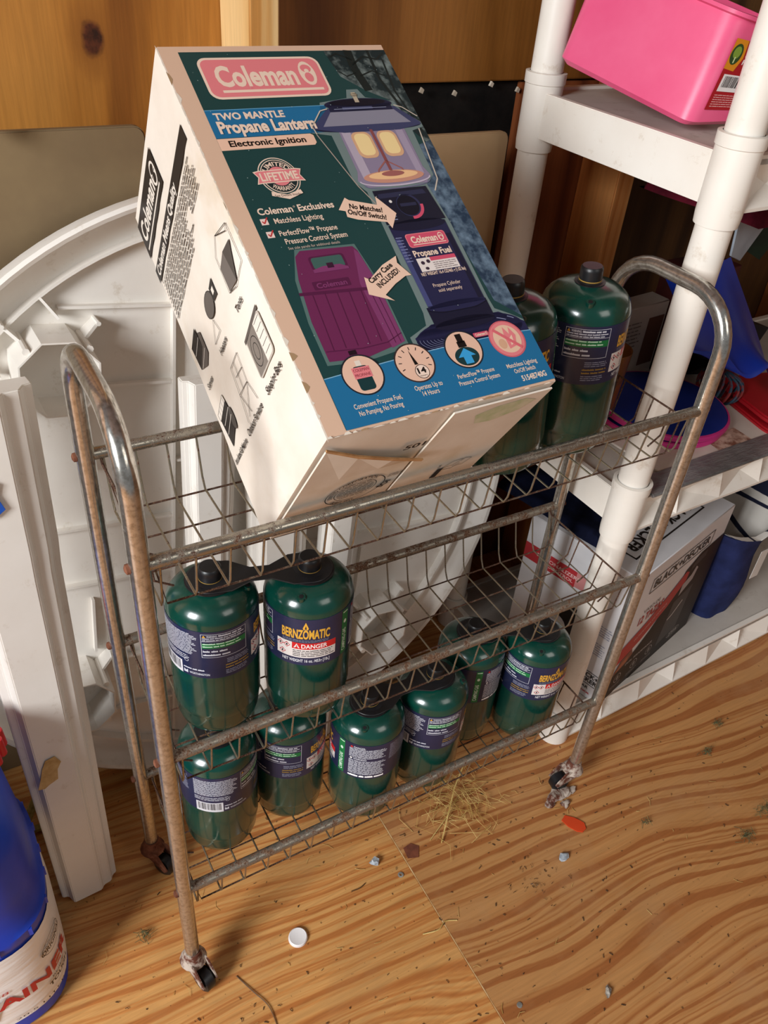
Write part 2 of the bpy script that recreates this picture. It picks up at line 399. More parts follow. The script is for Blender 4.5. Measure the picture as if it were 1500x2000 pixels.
def basket(z, dp):
    zf = z-dp; y0, y1 = .008, W-.015; x0, x1 = .018, L-.018
    b = MB()
    for y in (y0+.004, y0+.05, y0+.1, y1-.004):   # lengthwise wires under the cross wires, turned up at the ends
        b.tube([(x0-.004, y, z-.012), (x0+.004, y, zf-WR*1.6), (x1-.004, y, zf-WR*1.6), (x1+.004, y, z-.012)], WR, 6)
    for x, d in ((x0-.004, -1), (x1+.004, 1)):    # end frames
        b.tube([(x, 0, z-.004), (x, .004, z-.012), (x, W-.004, z-.012), (x, W, z-.004)], WR*1.2, 6)
        for y in (.03, .075, .12):
            b.tube([(x, y, z-.012), (x-d*.003, y, zf+.012), (x-d*.02, y, zf)], WR, 6)
    pr = b.build('wire_basket', WIRED, ct)
    cw = MB().tube([(0, 0, z-RR*.6), (0, .0055, zf+.010), (0, y0+.002, zf), (0, (y0+y1)/2, zf), (0, y1-.004, zf), (0, y1+.003, zf+.012), (0, W, z-RR*.6)], WR, 6)
    first = None; n = 21; 
    for i in range(n):
        x = .0165+i*.03135
        if first is None: first = o = cw.build('cross_wire', WIRE, pr)
        else: o = first.copy(); COL.objects.link(o)
        o.location = (x, 0, 0)
for z, dp in ((ZT, .060), (ZM, .060), (ZB, .058)): basket(z, dp)
def caster(x, y, ang, broken=False, m=None):
    c = empty('caster', (x, y, 0), (0, 0, ang)); c.parent = ct
    MB().tube([(0, 0, LEG0+.012), (0, 0, LEG0-.002), (0, 0, LEG0-.010), (0, 0, LEG0-.014)], [.0105, .0135, .018, .012], 16).build('caster_cup', m or PAINTRUST, c)
    h = MB()
    for s in (-1, 1): h.prism([(-.008, -.012), (.030, -.030), (.036, -.022), (.020, .004), (-.008, .002)], s*.0105-.001, s*.0105+.001, tr=Matrix(((1, 0, 0, 0), (0, 0, 1, 0), (0, 1, 0, LEG0-.006), (0, 0, 0, 1))))
    h.build('fork', m or PAINTRUST, c)
    MB().tube([(.021, -.009, .0172), (.021, -.006, .0172), (.021, .006, .0172), (.021, .009, .0172)], [.013, .0168, .0168, .013], 22).build('wheel', BLACKRUB, c)
caster(0, 0, math.radians(-72)); caster(0, W, math.radians(-60), m=RUST); caster(L, W, math.radians(-130), m=RUST)
caster(L, 0, math.radians(172))
def lump(mb, c, r, seed, m=None, flat=.6, n=9):
    R = random.Random(seed); bm = bmesh.new(); bmesh.ops.create_icosphere(bm, subdivisions=2, radius=1)
    q = [R.uniform(0, 6) for _ in range(6)]
    vs = []
    for v in bm.verts:
        k = 1+.28*math.sin(3*v.co.x+q[0])*math.sin(4*v.co.y+q[1])+.2*math.sin(6*v.co.z+q[2]+3*v.co.x)
        vs.append((c[0]+v.co.x*r[0]*k, c[1]+v.co.y*r[1]*k, c[2]+v.co.z*r[2]*k))
    fs = [tuple(v.index for v in f.verts) for f in bm.faces]; bm.free()
    return mb.add(vs, fs, m, True)

# ---------------------------------------------------------------- propane canisters
def canister_meshes():
    body = MB().lathe([(0, .003), (.036, .003), (.041, .0), (.0445, .004), (.0465, .012), (.0478, .028), (.0481, .030), (.0486, .032), (.049, .036), (.049, .166), (.0484, .172), (.0462, .179), (.0420, .185), (.0350, .1905), (.026, .194), (.017, .196), (.0125, .197), (.0118, .200), (0, .200)], 56)
    return body
def label_fn(r):
    return lambda x, y, lay: ((r+lay*.00007)*math.cos(math.radians(x/.855)), (r+lay*.00007)*math.sin(math.radians(x/.855)), y/1000)
# x in mm along the circumference (0.855 mm per degree), x = 0 at the middle of the front panel
def make_label(parent):
    D = .855; r = .04925
    lab = MB().lathe([(.0490, .0985), (.04925, .0985), (.04925, .1675), (.0490, .1675)], 64).build('paper_label', NAVY, parent)
    P = Print(label_fn(r), 3.0); Wt = '#c9ccd6'; G = '#12703c'; Y = '#d9a43c'
    P.text('BERNZOMATIC', -31*D, 139.8, 62*D, 12.4, Y, 2, bold=.035)
    P.poly([(-2.4, 153), (2.4, 153), (3.2, 155.5), (0, 164), (-3.2, 155.5)], Y, 2); P.poly([(-1.1, 154), (1.1, 154), (0, 159)], '#1b1f36', 3)
    P.lines(-30*D, 138, 32*D, 134, 2, '#8e92a6', 2, .4, seed=4)
    P.rect(-38*D, 110.5, 40*D, 133, '#ddd6d2', 2); P.rect(-17*D, 123.5, 40*D, 133, '#c81f24', 3)
    P.poly([(-15*D, 125), (-7*D, 125), (-11*D, 131.8)], '#ddd6d2', 4); P.rect(-11.4*D, 126.5, -10.6*D, 129.6, '#c81f24', 5)
    P.text('DANGER', -5*D, 125.2, 33*D, 5.8, '#ece6e2', 4, bold=.02)
    for (a, b) in ((-33*D, 127), (-24*D, 127), (-30*D, 116)):
        P.poly([(a-4, b), (a, b-4), (a+4, b), (a, b+4)], '#b32630', 3); P.poly([(a-2.6, b), (a, b-2.6), (a+2.6, b), (a, b+2.6)], '#f0eae8', 4); P.ell(a, b, 1.2, 1.5, '#161616', 5, 8)
    P.lines(-16*D, 122.5, 38*D, 112, 4, '#3a3638', 3, .55, seed=7)
    P.text('NET WEIGHT 16 oz. /453g [1lb.]', -30*D, 103.5, 62*D, 4.2, '#d5d6dc', 2, bold=.02)
    # green stripe
    P.rect(50*D, 100, 61*D, 166, G, 2); P.text('CAMPING GAS', 58*D, 104, 34, 5.2, '#cfe6d4', 3, bold=.02, rot=90); P.rect(51.5*D, 162, 60*D, 163.5, '#cfe6d4', 3); P.ell(55.5*D, 149, 2.2, 2.8, '#cfe6d4', 3, 12)
    # white warning copy
    P.poly([(70*D, 161.5), (72.5*D, 159.5), (75*D, 161.5), (72.5*D, 163.6)], '#c02a2a', 3); P.text('DANGER:', 76*D, 160, 18*D, 3.2, Wt, 3, bold=.02)
    P.lines(69*D, 159.5, 128*D, 141, 8, Wt, 2, .62, seed=11)
    P.poly([(70*D, 138.5), (72.5*D, 136.5), (75*D, 138.5), (72.5*D, 140.6)], '#dddddd', 3); P.text('WARNING:', 76*D, 137, 21*D, 3.2, Wt, 3, bold=.02)
    P.lines(69*D, 136, 128*D, 107, 12, Wt, 2, .62, seed=12); P.lines(69*D, 106, 128*D, 101, 1, '#ffffff', 2, .75, seed=13)
    P.lines(133*D, 163, 176*D, 132, 13, '#9a9cb0', 2, .5, seed=14)
    P.lines(186*D, 163, 252*D, 132, 15, Wt, 2, .6, seed=15)
    P.lines(186*D, 130, 240*D, 122, 3, Wt, 2, .45, seed=16)
    # barcode
    P.rect(188*D, 99, 228*D, 118, '#d3d3d8', 2); x = 190*D; R = random.Random(3)
    while x < 225*D:
        wd = R.choice((.35, .5, .9)); P.rect(x, 103, x+wd, 116.5, '#2a2a30', 3); x += wd+R.choice((.4, .6, 1.0))
    P.ring(235*D, 122, 2.6, 2.6, .5, Wt, 2, 16)
    P.poly([(230*D, 102), (230*D, 106.5), (231.6*D, 106.5), (233*D, 104.4), (234.4*D, 106.5), (236*D, 106.5), (236*D, 102)], Wt, 2)
    P.text('WORTHINGTON', 238*D, 102.6, 26*D, 2.9, Wt, 2, bold=.02); P.lines(230*D, 112, 262*D, 108.5, 1, Wt, 2, .6, seed=20)
    # warning frame with green line
    a, b, c, d = 256*D, 130.5, 313*D, 164.5
    for q in ((a, b, c, b+.5), (a, d-.5, c, d), (a, 154, c, 154.4)): P.rect(*q, Wt, 2)
    for q in ((a, b, a+.5, d), (c-.5, b, c, d)): P.rect(*q, Wt, 2)
    P.poly([(a+1.5, 160), (a+5, 160), (a+3.2, 163.3)], Y, 3); P.text('WARNING:', a+6, 160.3, 11, 2.6, Wt, 3, bold=.02); P.lines(a+18, 163.8, c-1.5, 160, 1, Wt, 3, .65, seed=2)
    P.lines(a+1.5, 160, c-1.5, 154.8, 2, Wt, 3, .6, seed=21)
    P.rect(a+.8, 144, c-1, 151.5, G, 2); P.lines(a+1.5, 152.5, c-3, 145, 2, '#bfe0c6', 3, .5, seed=23)
    P.lines(a+1.5, 142.5, c-12, 132, 2, Wt, 3, .5, ragged=.3, seed=22)
    P.lines(286*D, 127, 318*D, 120, 3, '#8f93a8', 2, .5, seed=24); P.lines(284*D, 119, 318*D, 111, 2, '#9a7c3c', 2, .5, seed=25); P.lines(284*D, 110, 316*D, 103, 3, '#8f93a8', 2, .5, seed=26)
    P.build('label_print', lab)
    return lab
def make_canister():
    c = empty('propane_canister')
    canister_meshes().build('body', GREEN, c)
    make_label(c)
    MB().lathe([(.0125, .1955), (.025, .1945), (.0268, .1955), (.0268, .1970), (.0125, .1995)], 28).build('carrier_collar', BLACKRUB, c)
    MB().tube([(0, 0, .196), (0, 0, .200)], .0125, 20).build('valve_neck', soft('brass', '#8a6a30', '#b89448', 20, .35), c)
    cp = MB(); prof = [(0, .214), (.0105, .214), (.0118, .2125), (.0122, .2095), (.0122, .199), (.0140, .1985), (.0140, .1965), (.0, .1965)]
    cp.lathe(prof, 28); 
    cp.build('cap', BLACKRUB, c)
    a = math.radians(-10)
    v = MB().tube([(.0372*math.cos(a), .0372*math.sin(a), .186), (.0385*math.cos(a), .0385*math.sin(a), .1905)], [.0052, .0044], 16, GREEN)
    v.tube([(.0383*math.cos(a), .0383*math.sin(a), .1896), (.0387*math.cos(a), .0387*math.sin(a), .1909)], .0024, 12, BLACKRUB)
    v.build('relief_valve', GREEN, c)
    return c
# position, height of the basket floor, direction the brand panel faces (degrees), tilt
F_T, F_M, F_B = ZT-.060+WR, ZM-.060+WR, ZB-.058+WR
cans = [
 (.088, .092, F_M, -20, 0, 0, 'green propane canister at the left end of the middle basket, back label with barcode showing'),
 (.188, .064, F_M, -119, 0, 0, 'green propane canister in the middle basket, yellow brand name and red danger panel facing out'),
 (.084, .100, F_B, 28, 0, 0, 'green propane canister at the left end of the bottom basket, white barcode on its label'),
 (.184, .104, F_B, -48, 0, 0, 'green propane canister in the bottom basket, second from the left, danger panel turned right'),
 (.277, .057, F_B, 144, 0, 0, 'green propane canister in the bottom basket, third from left, green camping gas stripe facing out'),
 (.379, .058, F_B, -24, 0, 0, 'green propane canister in the bottom basket, right of the one showing the green stripe'),
 (.474, .101, F_B, -166, 0, 0, 'green propane canister at the back of the bottom basket, half hidden, second from the right'),
 (.566, .062, F_B, -90, 0, 0, 'green propane canister at the right end of the bottom basket beside the white shelf post'),
 (.537, .088, F_T, -49, 0, -4.0, 'dark green propane canister standing upright at the right end of the top basket'),
 (.437, .083, F_T, -100, 0, -6.5, 'green propane canister in the top basket half hidden behind the corner of the lantern box'),
]
proto = make_canister()
for i, (x, y, z, face, tx, ty, lb) in enumerate(cans):
    o = proto if i == 0 else dup(proto)
    o.location = (x, y, z+.0005+(.049*math.sin(math.radians(abs(ty))) if ty else 0))
    o.rotation_euler = (Matrix.Rotation(math.radians(ty), 3, 'Y') @ Matrix.Rotation(math.radians(face), 3, 'Z')).to_euler()
    if z == F_T:
        for ch in KIDS(o):
            if ch.name.startswith('carrier_collar'): ch.scale = (.62, .62, 1)
    if i in (1, 4, 7, 8):
        for ch in KIDS(o):
            if ch.name.startswith('relief_valve'): ch.rotation_euler = (0, 0, math.radians(-128-face+10))
    tag(o, lb, 'gas canister', 'green propane canisters in the wire cart')
def carrier(x0, y0, x1, y1, z, lb):
    d = Vector((x1-x0, y1-y0, 0)); ln = d.length; a = math.atan2(d.y, d.x); h = ln/2
    pts = arc((-h, 0), .025, 90, 270, 12)+[(-h+.02, -.024), (-.010, -.012), (.010, -.012), (h-.02, -.024)]+arc((h, 0), .025, -90, 90, 12)+[(h-.02, .024), (.010, .010), (-.010, .010), (-h+.02, .024)]
    o = MB().prism(pts, 0, .0016).build('carrier_clip', BLACKRUB, bevel=.0005, seg=1)
    o.location = ((x0+x1)/2, (y0+y1)/2, z); o.rotation_euler = (0, 0, a)
    tag(o, lb, 'carrier clip', 'black plastic canister carrier clips')
carrier(.088, .092, .188, .064, F_M+.1975, 'flat black plastic carrier clip joining the two canisters of the middle basket')
carrier(.277, .057, .379, .058, F_B+.1975, 'flat black plastic carrier clip between the third and fourth canisters of the bottom basket')
carrier(.474, .101, .566, .062, F_B+.1975, 'flat black plastic carrier clip joining the two rightmost canisters of the bottom basket')

# ---------------------------------------------------------------- lantern box
bw, bh, bd = .2289, .3902, .2162
BX = empty('lantern_box', label='white cardboard lantern box with dark green printed front, tipped back on the top basket', cat='box')
R3 = Matrix(((.99956, -.01562, -.02505), (.02952, .53659, .84333), (.00027, -.8437, .53682)))
BM = R3.to_4x4(); BM.translation = Vector((.13305, .05369, .6805)); BX.matrix_world = BM
def cardboard():
    k = NT('white_cardboard'); v = k.coord(); n = k.noise(v, 9, 6, .6)
    c = k.ramp(n, [(.3, lin('#dccfbf')), (.65, lin('#ece3d6'))])
    s1 = k.noise(k.coord((3, 3, 3), loc=(4, 2, 1)), 2.0, 5, .6); c = k.mix(k.ramp(s1, [(.56, BW(0)), (.68, BW(.55))]), c, lin('#cbb48e'))
    k.base(c); k.rough(.6); k.bump(k.noise(v, 35, 5, .6), .12, .002); return k.m
CARD = cardboard(); KRAFT = soft('kraft_edge', '#a57a50', '#c39a6c', 60, .9, .2, .3, 200)
# shell: slightly dented box, subdivided
bm = bmesh.new()
n_ = 10; me_v = {}
def bv(i, j, k):
    key = (i, j, k)
    if key not in me_v:
        x, y, z = bw*i/n_, -bd*j/n_, bh*k/n_
        q = Vector((x, y, z)); cx, cy, cz = bw/2, -bd/2, bh/2
        ex = (i in (0, n_)) + (j in (0, n_)) + (k in (0, n_))
        d = .0012*math.sin(i*1.7+k*.9+j*1.3)
        if ex >= 2: q += (Vector((cx, cy, cz))-q).normalized()*(.0012+.0012*abs(math.sin(i*2.1+j*3.3+k*1.7)))
        elif i in (0, n_): q.x -= (1 if i else -1)*abs(d)
        elif k in (0, n_): q.z += (-1 if k else 1)*abs(d)*.4
        me_v[key] = bm.verts.new(q)
    return me_v[key]
for a in range(n_):
    for b in range(n_):
        bm.faces.new([bv(a, n_, b), bv(a+1, n_, b), bv(a+1, n_, b+1), bv(a, n_, b+1)])
        bm.faces.new([bv(a, 0, b+1), bv(a+1, 0, b+1), bv(a+1, 0, b), bv(a, 0, b)])
        bm.faces.new([bv(0, a, b), bv(0, a+1, b), bv(0, a+1, b+1), bv(0, a, b+1)])
        bm.faces.new([bv(n_, a, b+1), bv(n_, a+1, b+1), bv(n_, a+1, b), bv(n_, a, b)])
        bm.faces.new([bv(a, b, n_), bv(a, b+1, n_), bv(a+1, b+1, n_), bv(a+1, b, n_)])
        bm.faces.new([bv(a, b+1, 0), bv(a, b, 0), bv(a+1, b, 0), bv(a+1, b+1, 0)])
bmesh.ops.recalc_face_normals(bm, faces=bm.faces)
for f in bm.faces: f.smooth = True
me = bpy.data.meshes.new('carton'); bm.to_mesh(me); bm.free(); me.materials.append(CARD)
me.set_sharp_from_angle(angle=math.radians(40))
o = bpy.data.objects.new('carton', me); COL.objects.link(o); o.parent = BX
h_ = 390.2; w_ = 228.9; d_ = 216.2
# flaps on the underside: outer flap in two leaves, the front left one lifting
def botmap(u, v, z): return (u/1000, -bd+v/1000, -z/1000)
mb = MB()
def flap(pts, lift):
    vs = [botmap(u, v, .6+l) for (u, v), l in zip(pts, lift)]; vs2 = [botmap(u, v, 2.2+l) for (u, v), l in zip(pts, lift)]
    n = len(pts); mb.add(vs+vs2, [tuple(range(n)), tuple(reversed(range(n, 2*n)))]+[(i, n+i, n+(i+1) % n, (i+1) % n) for i in range(n)])
FE = [(4, 18, 0), (40, 42, 3), (80, 62, 6), (115, 76, 9)]
vs = []; 
for u, v, l in FE: vs += [botmap(u, v, .6+l), botmap(u, v, 2.2+l), botmap(u, max(v+16, 92), .6), botmap(u, max(v+16, 92), 2.2), botmap(u+(3 if u > 100 else 0), 212, .6), botmap(u+(3 if u > 100 else 0), 212, 2.2)]
fs = []
for k in range(3):
    a = k*6; b = a+6; fs += [(a+1, b+1, b+3, a+3), (a+3, b+3, b+5, a+5), (a, a+2, b+2, b), (a+2, a+4, b+4, b+2), (a, b, b+1, a+1), (a+4, a+5, b+5, b+4)]
fs += [(0, 1, 3, 2), (2, 3, 5, 4), (18, 20, 21, 19), (20, 22, 23, 21)]
mb.add(vs, fs)
mb.build('bottom_flap', CARD, BX)
mb = MB(); flap([(120, 6), (226, 6), (226, 212), (120, 212)], [.2, 0, 0, .6]); mb.build('bottom_flap', CARD, BX)
mb = MB(); flap([(4, 19), (40, 43), (80, 63), (115, 77), (116, 74), (80, 59), (40, 39), (4, 16)], [0, 3, 6, 9, 9, 6, 3, 0]); mb.build('torn_flap_edge', KRAFT, BX)
# worn kraft along the long edges
# front panel print
P = Print(lambda x, y, lay: (x/1000, -bd-.0004-lay*.00007, (h_+y)/1000))
CR = '#f0d3bd'; TAN = '#dcb79c'; DG = '#1d4140'; BL = '#1f6c98'; PK = '#e58084'
def Fp(pts): return [(x, -y) for x, y in pts]
P.rect(1.5, -1.5, 227.6, -388.5, TAN, 0)
P.rect(18, -8, 227.6, -386, DG, 1)
# forest strip on the right
FOR = soft('print_forest', '#1c2a2c', '#7f8a86', 70, .45, .3, lo=.45, hi=.72); FOR2 = soft('print_forest_floor', '#24364a', '#6f8496', 90, .45, .3, lo=.4, hi=.7)
P.poly(Fp([(160, 8), (227.6, 8), (227.6, 130), (214, 110), (205, 70), (185, 58), (165, 40)]), FOR, 2)
P.poly(Fp([(196, 130), (227.6, 120), (227.6, 320), (207, 300), (200, 200)]), FOR2, 2)
for pts, t in (([(186, 8), (184, 30), (188, 58)], 9), ([(184, 26), (200, 16), (214, 20), (224, 12)], 2.2), ([(186, 20), (172, 12), (164, 16)], 2), ([(187, 40), (202, 34), (216, 42)], 1.6), ([(208, 8), (206, 44), (214, 80)], 3), ([(220, 20), (216, 60), (224, 110)], 2), ([(184, 36), (172, 40), (166, 34)], 1.3)):
    P.line(Fp(pts), t, '#15201f', 3)
# Coleman plate
def plate(P, x0, y0, x1, y1, c_out, c_in, c_tx, lay=4, t=2.4, head=True, fn=lambda a: a):
    w = x1-x0; hh = y0-y1
    P.poly(rrect(x0, y1, x1, y0, hh*.2), c_out, lay); P.poly(rrect(x0+t, y1+t, x1-t, y0-t, hh*.16), c_in, lay+1)
    P.text('Coleman', x0+w*.10, y1+hh*.31, w*.66, hh*.46, c_tx, lay+2, bold=.035)
    P.rect(x0+w*.11, y1+hh*.15, x1-w*.06, y1+hh*.21, c_tx, lay+2)
    cx, cy = x0+w*.86, y1+hh*.57
    P.ell(cx, cy, w*.068, hh*.3, c_tx, lay+2, 20); P.ell(cx, cy+hh*.12, w*.045, hh*.10, c_in, lay+3, 14); P.ell(cx, cy-hh*.10, w*.035, hh*.12, c_in, lay+3, 14)
    P.ell(cx, cy+hh*.06, w*.02, hh*.05, c_tx, lay+4, 10)
plate(P, 30, -15, 149, -62, CR, PK, CR)
P.rect(18, -73, 134, -103.5, BL, 4); P.rect(18, -73, 134, -73.8, '#5f9cc0', 5)
P.text('TWO MANTLE', 24, -84, 66, 7, CR, 6, bold=.035); P.text('Propane Lantern', 23.5, -98.8, 92, 12, CR, 12, bold=.04)
P.poly([(18, -104), (106, -104), (108.5, -106), (108.5, -114), (106, -116.5), (18, -116.5)], '#efc3a8', 4)
P.text('Electronic Ignition', 27, -113, 72, 6.2, '#171312', 6, bold=.025)
# warranty badge
P.ell(58.5, -147, 18.5, 20, CR, 4); P.ell(58.5, -147, 17.6, 19, DG, 5); P.ell(58.5, -147, 16.4, 17.6, CR, 6); P.ell(58.5, -147, 15.6, 16.8, '#1d2c2e', 7); P.ell(58.5, -147, 9.5, 10, PK, 8)
P.poly([(36, -141), (41, -140), (76, -140), (81, -141), (78, -147), (81, -154), (76, -153.5), (41, -153.5), (36, -154), (39, -147)], CR, 9)
P.poly([(37.3, -142), (41, -141), (76, -141), (79.7, -142), (77, -147), (79.7, -153), (76, -152.5), (41, -152.5), (37.3, -153), (40, -147)], PK, 10)
P.text('LIFETIME', 41, -151, 35, 8, CR, 11, bold=.03)
P.text('LIMITED', 0, 0, 23, 4.4, CR, 9, bold=.02, curve=(58.5, -147, 10.8, 150, 1))
P.text('WARRANTY', 0, 0, 25, 4.2, CR, 9, bold=.02, curve=(58.5, -147, 15.2, 223, -1))
P.poly(Fp([(45, 162.5), (58.5, 166.5), (72, 162.5), (73, 166.5), (58.5, 171.5), (44, 166.5)]), CR, 11); P.text('See Details Inside', 46.5, -168.2, 24, 2.4, '#3a2a26', 12)
# exclusives
P.text('Coleman', 25, -184, 32, 6.4, CR, 5, bold=.025); P.ring(59, -179, .9, .9, .3, CR, 5, 10); P.text('Exclusives', 62, -184, 34, 6.4, CR, 5, bold=.025)
for cx, cy in ((27.5, -191), (27.8, -204)):
    P.rect(cx-3.4, cy-3.2, cx+3, cy+3, '#e9cfc4', 5); P.line([(cx-2, cy+.5), (cx-.6, cy-1.8), (cx+3.4, cy+4)], 1.2, '#c23a3a', 6)
P.text('Matchless Lighting', 36, -194, 45, 5.2, CR, 5, bold=.012)
P.text('PerfectFlow\u2122 Propane', 35.5, -206.5, 54, 5.2, CR, 5, bold=.012)
P.text('Pressure Control System', 37.5, -215, 58, 5.2, CR, 5, bold=.012)
P.text('See side panels for additional details', 37.5, -220.5, 48, 2.6, '#c9b5a6', 5)
# carry case
GLOW = '#56706b'; MR = '#6c2850'; MR2 = '#551d40'; MR3 = '#7f3a66'
P.poly(Fp([(42, 221), (98, 223), (104, 262), (104, 328), (60, 333), (26, 330), (26, 290), (31, 250)]), GLOW, 4)
P.poly(Fp([(46, 223), (95, 225), (98, 230), (102, 262), (102, 322), (62, 330), (29, 327), (29, 290), (34, 250), (40, 228)]), MR, 5)
P.poly(Fp([(95, 228), (98, 232), (102, 262), (102, 322), (88, 326), (86, 262)]), MR3, 6)
P.poly(Fp([(29, 262), (87, 266), (102, 268), (102, 271), (87, 269), (29, 265)]), MR2, 7)
P.poly(rrect(50, -244, 83, -230, 3), MR2, 7); P.poly(rrect(52, -243, 81, -231.5, 2.4), '#3f5f58', 8); P.poly(Fp([(50, 243), (60, 240.5), (76, 240.5), (83, 244), (83, 246), (50, 246)]), MR3, 9); P.rect(64, -243, 70, -238, '#3a1830', 10)
P.poly(rrect(44, -262, 78, -254, 1), MR2, 7); P.text('Coleman', 47, -260.5, 28, 4.6, MR3, 8, bold=.02)
for x in (40, 51, 62, 73, 84): P.line([(x, -266), (x-3, -318)], .5, MR2, 8)
for x in (92, 97): P.line([(x, -270), (x+1, -322)], .5, MR2, 8)
P.line(Fp([(30, 318), (62, 321), (86, 320), (102, 314)]), .8, MR2, 8); P.rect(48, -325, 55, -321, '#23101c', 8)
# lantern with pale outline
NV = '#232446'; NV2 = '#17182f'; NV3 = '#454a78'; OUT = '#71817f'
P.poly(Fp([(164, 56), (176, 56), (180, 66), (209, 72), (212, 84), (227, 98), (227, 104), (213, 108), (211, 160), (199, 170), (203, 215), (202, 296), (203, 308), (216, 316), (227, 324), (227, 345), (190, 349), (150, 348), (108, 336), (108, 320), (128, 312), (131, 300), (133, 215), (134, 172), (126, 160), (126, 108), (108, 104), (107, 97), (126, 82), (130, 70), (160, 66)]), OUT, 4)
P.poly(Fp([(133, 312), (205, 312), (227, 326), (227, 344), (195, 346), (155, 345), (113, 333), (112, 322)]), NV, 6)
P.ell(168, -326, 56, 17, NV, 6)
for k in range(7): P.ring(168, -326, 53-k*3.4, 15.5-k*1.3, .35, '#8d93b4', 7, 24, 175+k*2, 225)
P.ring(168, -326, 53, 15, .9, '#8d93b4', 7, 8, 20, 34); P.ring(168, -326, 45, 12.5, .9, '#8d93b4', 7, 8, 24, 44)
P.rect(136, -296, 199, -316, NV2, 8); P.ell(167.5, -316, 31.5, 6, NV2, 8); P.rect(138, -210, 198, -298, NV, 9); P.ell(168, -298, 30, 5, NV, 9); P.ell(168, -212, 30, 6, NV2, 10)
P.rect(138, -225, 143, -295, NV3, 10); P.rect(192, -225, 197, -295, NV2, 10); P.line([(136, -299), (150, -303), (185, -303), (199, -299)], .7, '#0e0f20', 11)
plate(P, 149, -221, 191, -235.5, '#e58084', '#d2506a', CR, 11, .8)
P.text('Propane Fuel', 149, -245, 40, 6.2, CR, 11, bold=.03)
P.rect(149, -247, 190, -261, '#e9ddd6', 11); P.rect(163, -247, 190, -251, '#d2506a', 12); P.lines(164, -252, 189, -260, 4, '#7a6a6a', 12, .45, seed=31); P.ell(154, -252, 2, 2, '#3a2a3a', 12, 8); P.ell(160, -251, 2, 2, '#3a2a3a', 12, 8); P.ell(156, -258, 2, 1.6, '#3a2a3a', 12, 8)
P.text('NET WEIGHT 16.4 OZ/465 g (1.02 lbs)', 147, -265, 47, 3.2, CR, 11, bold=.02)
P.text('Propane Cylinder', 153, -277.5, 29, 3.6, CR, 11); P.text('sold separately', 156, -283, 25, 3.4, CR, 11)
P.lines(139, -222, 146, -250, 9, '#7a7fa4', 11, .4, seed=33)
P.poly(Fp([(139, 172), (196, 172), (200, 209), (137, 209)]), '#191a2c', 10); P.poly(Fp([(143, 176), (191, 175), (193, 180), (141, 181)]), '#2c2e48', 11)
P.ell(169, -191, 12.5, 12.5, '#2e3050', 11); P.ell(168, -191, 11, 11, '#101120', 12); P.line([(160, -190), (177, -190)], 3.4, '#2a2c46', 13); P.ring(168.5, -191, 15, 15, 3, '#d2506a', 12, 18, -95, 0)
P.ell(152, -185, 1.6, 1.6, '#e9e2dc', 12, 10); P.lines(143, -196, 152, -206, 3, '#8d93b4', 12, .3, seed=35)
# glass globe, mantles
P.poly(Fp([(135, 103), (205, 103), (204, 150), (208, 160), (200, 168), (138, 168), (130, 160), (134, 150)]), '#8d7f96', 6)
P.poly(Fp([(137, 104), (146, 104), (146, 158), (137, 158)]), '#b3a5b4', 7); P.poly(Fp([(194, 104), (202, 104), (202, 158), (195, 158)]), '#a596aa', 7)
for cx in (155, 182):
    P.poly(rrect(cx-10.5, -136, cx+10.5, -106, 7), '#d9a983', 8); P.poly(rrect(cx-8, -133, cx+8, -108, 6), '#f5d79a', 9)
P.rect(167, -104, 170, -158, '#8a4a4a', 9); P.line(Fp([(168, 140), (156, 150), (154, 158)]), 1.4, '#a0605a', 9); P.line(Fp([(168, 140), (181, 150), (183, 158)]), 1.4, '#a0605a', 9)
P.ell(169, -158, 32, 7, '#c98f78', 9); P.ell(169, -156.5, 26, 4.6, '#f0c08e', 10); P.ell(169, -155, 12, 3, '#a0605a', 11); P.ring(169, -161, 38, 8, 1.8, '#c3b6c4', 11, 30, 180, 360); P.ring(169, -166, 35, 6, 1.2, '#6d6a86', 11, 30, 180, 360)
# hood
P.poly(Fp([(134, 78), (206, 78), (226, 98), (226, 101), (200, 106), (140, 106), (112, 100), (112, 97)]), '#3c4062', 8)
P.poly(Fp([(136, 82), (204, 82), (216, 98), (122, 98)]), '#8a8796', 9); P.ell(169, -101, 56, 5, '#1f2038', 7)
P.ell(169, -74, 36, 7, '#20223c', 10); P.rect(136, -74, 203, -82, '#20223c', 10); P.ell(169, -72, 30, 4, '#101120', 11); P.rect(150, -77, 182, -80, '#4d5170', 11); P.line([(141, -79), (197, -79)], .7, '#8a8ea8', 12)
P.rect(166.5, -60, 171, -72, '#b8a890', 12); P.ell(168.7, -63, 3.6, 2, '#8a7a66', 12, 12)
P.line(Fp([(134, 78), (126, 80), (111, 97), (112, 106)]), 1.1, '#cdbfae', 12); P.line(Fp([(206, 77), (214, 80), (226, 92)]), 1.1, '#cdbfae', 12)
P.line(Fp([(112, 106), (128, 165), (139, 190)]), 1.1, '#a8998c', 5); P.line(Fp([(221, 106), (213, 165), (204, 178)]), 1.3, '#cdbfae', 6)
